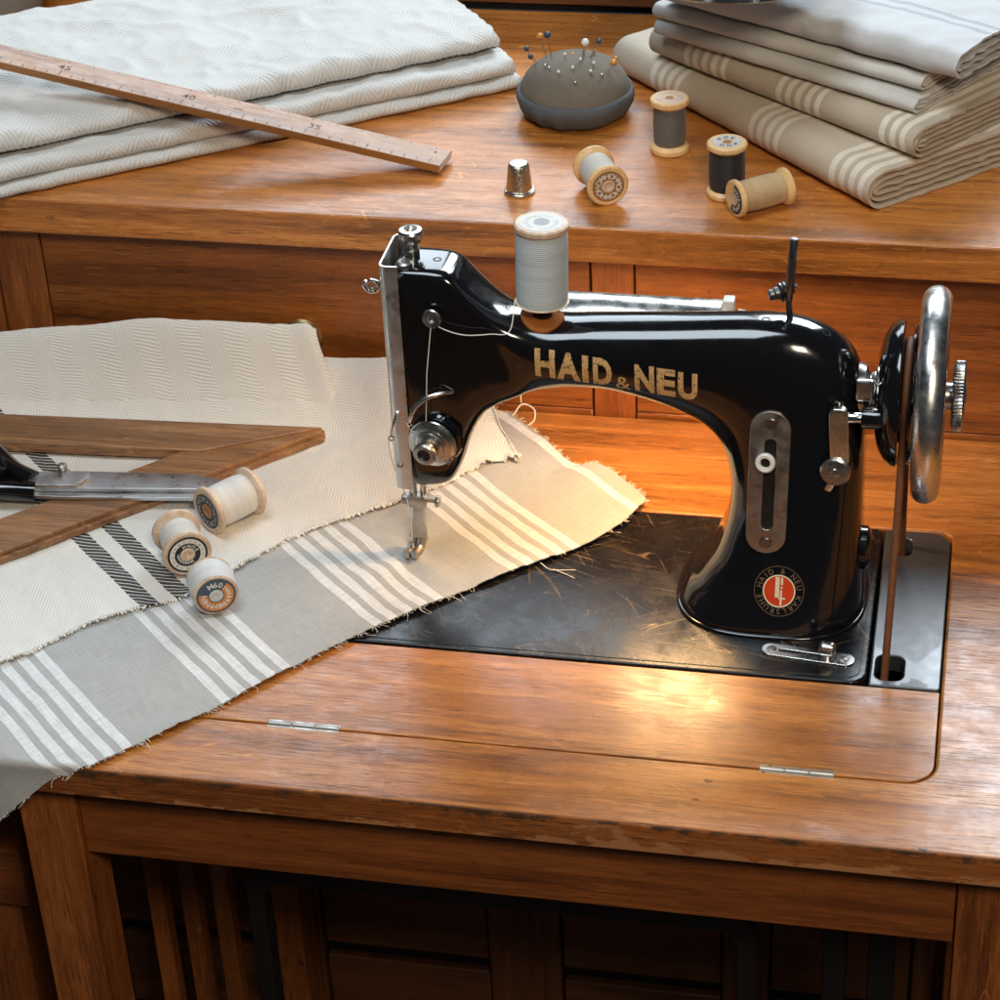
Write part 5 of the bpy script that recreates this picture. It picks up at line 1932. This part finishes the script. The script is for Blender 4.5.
# ================================================================== WHITE TOWELS (upper left)
GTW = 'white herringbone towels on the shelf'
tA = fold_slab('folded_towel', (-85.0, 1.0), (-20.4, 45.4), 24, SZ + .02, .95, 1, .42, 'towel', sag=.10, seed=7, nl=240, rumple=.12)
tag(tA, 'thin white herringbone towel layer lying lowest on the shelf at left', 'towel', GTW)
tB = fold_slab('folded_towel', (-85.2, 1.3), (-20.9, 45.6), 24, SZ + 1.02, 1.35, 2, .3, 'towel', sag=.14, seed=8, nl=240, rumple=.2)
tag(tB, 'white herringbone towel folded in the middle of the pile under the ruler', 'towel', GTW)
tC = fold_slab('folded_towel', (-85.6, 2.4), (-22.6, 47.2), 24, SZ + 2.5, 1.75, 1, .7, 'towel_top', sag=.16, seed=9, nl=240, top_noise=.7, rumple=.26)
tag(tC, 'thick white herringbone towel on top of the pile carrying the ruler', 'towel', GTW)

# ================================================================== RULER
r1 = V((-23.1, 29.9, 17.3))
r0 = V((-58.4, 30.6, 24.2))
r0 = r1 + (r0 - r1) * 1.25
rd_ = (r1 - r0); RL = rd_.length; rd_.normalize()
rw = V((0, 0, 1)).cross(rd_).normalized()
rn = rd_.cross(rw)
RU = thing('ruler', 'worn brown wooden ruler lying aslant over the white towels', 'ruler', r1)
rm = Matrix((rd_, rw, rn)).transposed().to_4x4()
RU.rotation_mode = 'QUATERNION'
RU.rotation_quaternion = rm.to_quaternion()
bm = bmesh.new()
plate(bm, [(-RL, -1.45), (-.25, -1.45), (0, 1.45), (-RL, 1.45)], -.3, .3, (), .06)
obj('ruler_body', bm, MT['ruler'], RU, 30, local=True)
MT['ink'] = plain('faded_ink', (.04, .018, .008), .6)
bm = bmesh.new()
for i in range(0, 45):
    x = -1.2 - i * .98
    ln = .75 if i % 5 == 0 else .42
    box(bm, x - .035, x + .035, -1.3, -1.3 + ln, .302, .306)
    if i % 2 == 0:
        box(bm, x - .03, x + .03, 1.05, 1.3, .302, .306)
obj('scale_marks', bm, MT['ink'], RU, local=True)
for s_, x, y, k in (('35', -10.6, -.25, 1.0), ('40', -20.6, -.25, 1.0), ('45', -30.6, -.25, 1.0), ('50', -40.6, -.25, 1.0), ('cm', -16.6, -.1, .6)):
    bm = bmesh.new()
    t = text_bm(s_, 1.05 * k, .006, 0)
    a, b, c, d = bounds(t)
    bm_append(bm, t, lambda q: V((x - (b - a) / 2 + q.x, y + q.y, .308)))
    obj('scale_number', bm, MT['ink'], RU, local=True)
bm = bmesh.new()
lathe(bm, [(0, .3), (.11, .302), (.11, .306), (0, .306)], 16, (-1.1, .55, 0))
obj('hang_hole', bm, MT['void'], RU, local=True)

# ================================================================== LAMP SHADE AT TOP, GREY JAR AT UPPER LEFT
D = thing('lamp_shade', 'polished metal lamp shade rim hanging above the folded linens', 'lamp', (-2.4, 39.0, 31.0))
axd = V((.01, .03, 1)).normalized()
bm = bmesh.new()
o_ = V((-2.4, 36.4, 31.0))
lathe(bm, [(7.9, .12), (8.2, 0), (8.4, .15), (8.4, .5), (8.2, .7), (7.3, 2.4), (5.4, 4.0), (3.0, 5.2), (1.4, 5.6), (1.4, 7.5), (0, 7.5)], 72, o_, axd)
lathe(bm, [(7.9, .12), (7.8, .6), (7.0, 2.2), (5.2, 3.7), (2.9, 4.9), (0, 5.2)], 72, o_, axd)
obj('shade', bm, MT['chrome'], D, 30)
bm = bmesh.new()
tube(bm, spline([o_ + axd * 7.2, o_ + axd * 11 + V((0, 1, 0)), o_ + V((0, 14, 11)), o_ + V((0, 27.1, 4)), o_ + V((0, 27.1, -5.0))], 10), .5, 14)
obj('lamp_arm', bm, MT['chrome'], D)
J = thing('grey_jar', 'grey round jar standing behind the white towels at the cabinet corner', 'jar', (-71.5, 57.0, SZ))
bm = bmesh.new()
lathe(bm, [(0, 0), (4.2, 0), (5.4, .5), (5.9, 1.8), (6.0, 5), (5.9, 9), (5.2, 10.5), (4.0, 11), (3.8, 11), (3.8, 10)], 48, (-71.5, 57.0, SZ + .02))
obj('jar_body', bm, plain('grey_glaze', (.27, .27, .26), .5), J, 40)

# ================================================================== LIGHT
W = bpy.data.worlds.new('World')
scene.world = W
W.use_nodes = True
W.node_tree.nodes['Background'].inputs[0].default_value = (.62, .72, .85, 1)
W.node_tree.nodes['Background'].inputs[1].default_value = .035


def area(name, loc, target, sx, sy, power, col, spread=None):
    l = bpy.data.lights.new(name, 'AREA')
    l.shape = 'RECTANGLE'
    l.size, l.size_y = sx * CM, sy * CM
    l.energy = power
    l.color = col
    if spread:
        l.spread = spread
    o = bpy.data.objects.new(name, l)
    COL.objects.link(o)
    o.location = V(loc) * CM
    o.rotation_euler = (V(target) - V(loc)).to_track_quat('-Z', 'Y').to_euler()
    return o


# tall window behind and to the right: lights the tops, glosses the varnish
area('window_light', (30, 190, 142), (12, 0, 0), 110, 84, 46, (.80, .91, 1.0))
# its neighbour farther left
area('second_window_light', (-72, 190, 140), (-25, 0, 0), 80, 80, 12, (.78, .90, 1.0))
# cool daylight from high above the left front
area('ceiling_light', (-45, -45, 225), (-15, 5, 0), 95, 95, 27, (.80, .91, 1.0))
# warm room light over the photographer's right shoulder
area('front_light', (62, -165, 170), (0, 10, 8), 40, 40, 27, (1.0, .86, .66))

scene.view_settings.view_transform = 'Standard'
scene.view_settings.look = 'None'
scene.view_settings.exposure = 0.02
scene.view_settings.gamma = 1.0
scene.render.engine = 'CYCLES'
scene.cycles.use_denoising = True
scene.cycles.max_bounces = 8
scene.cycles.sample_clamp_indirect = 6
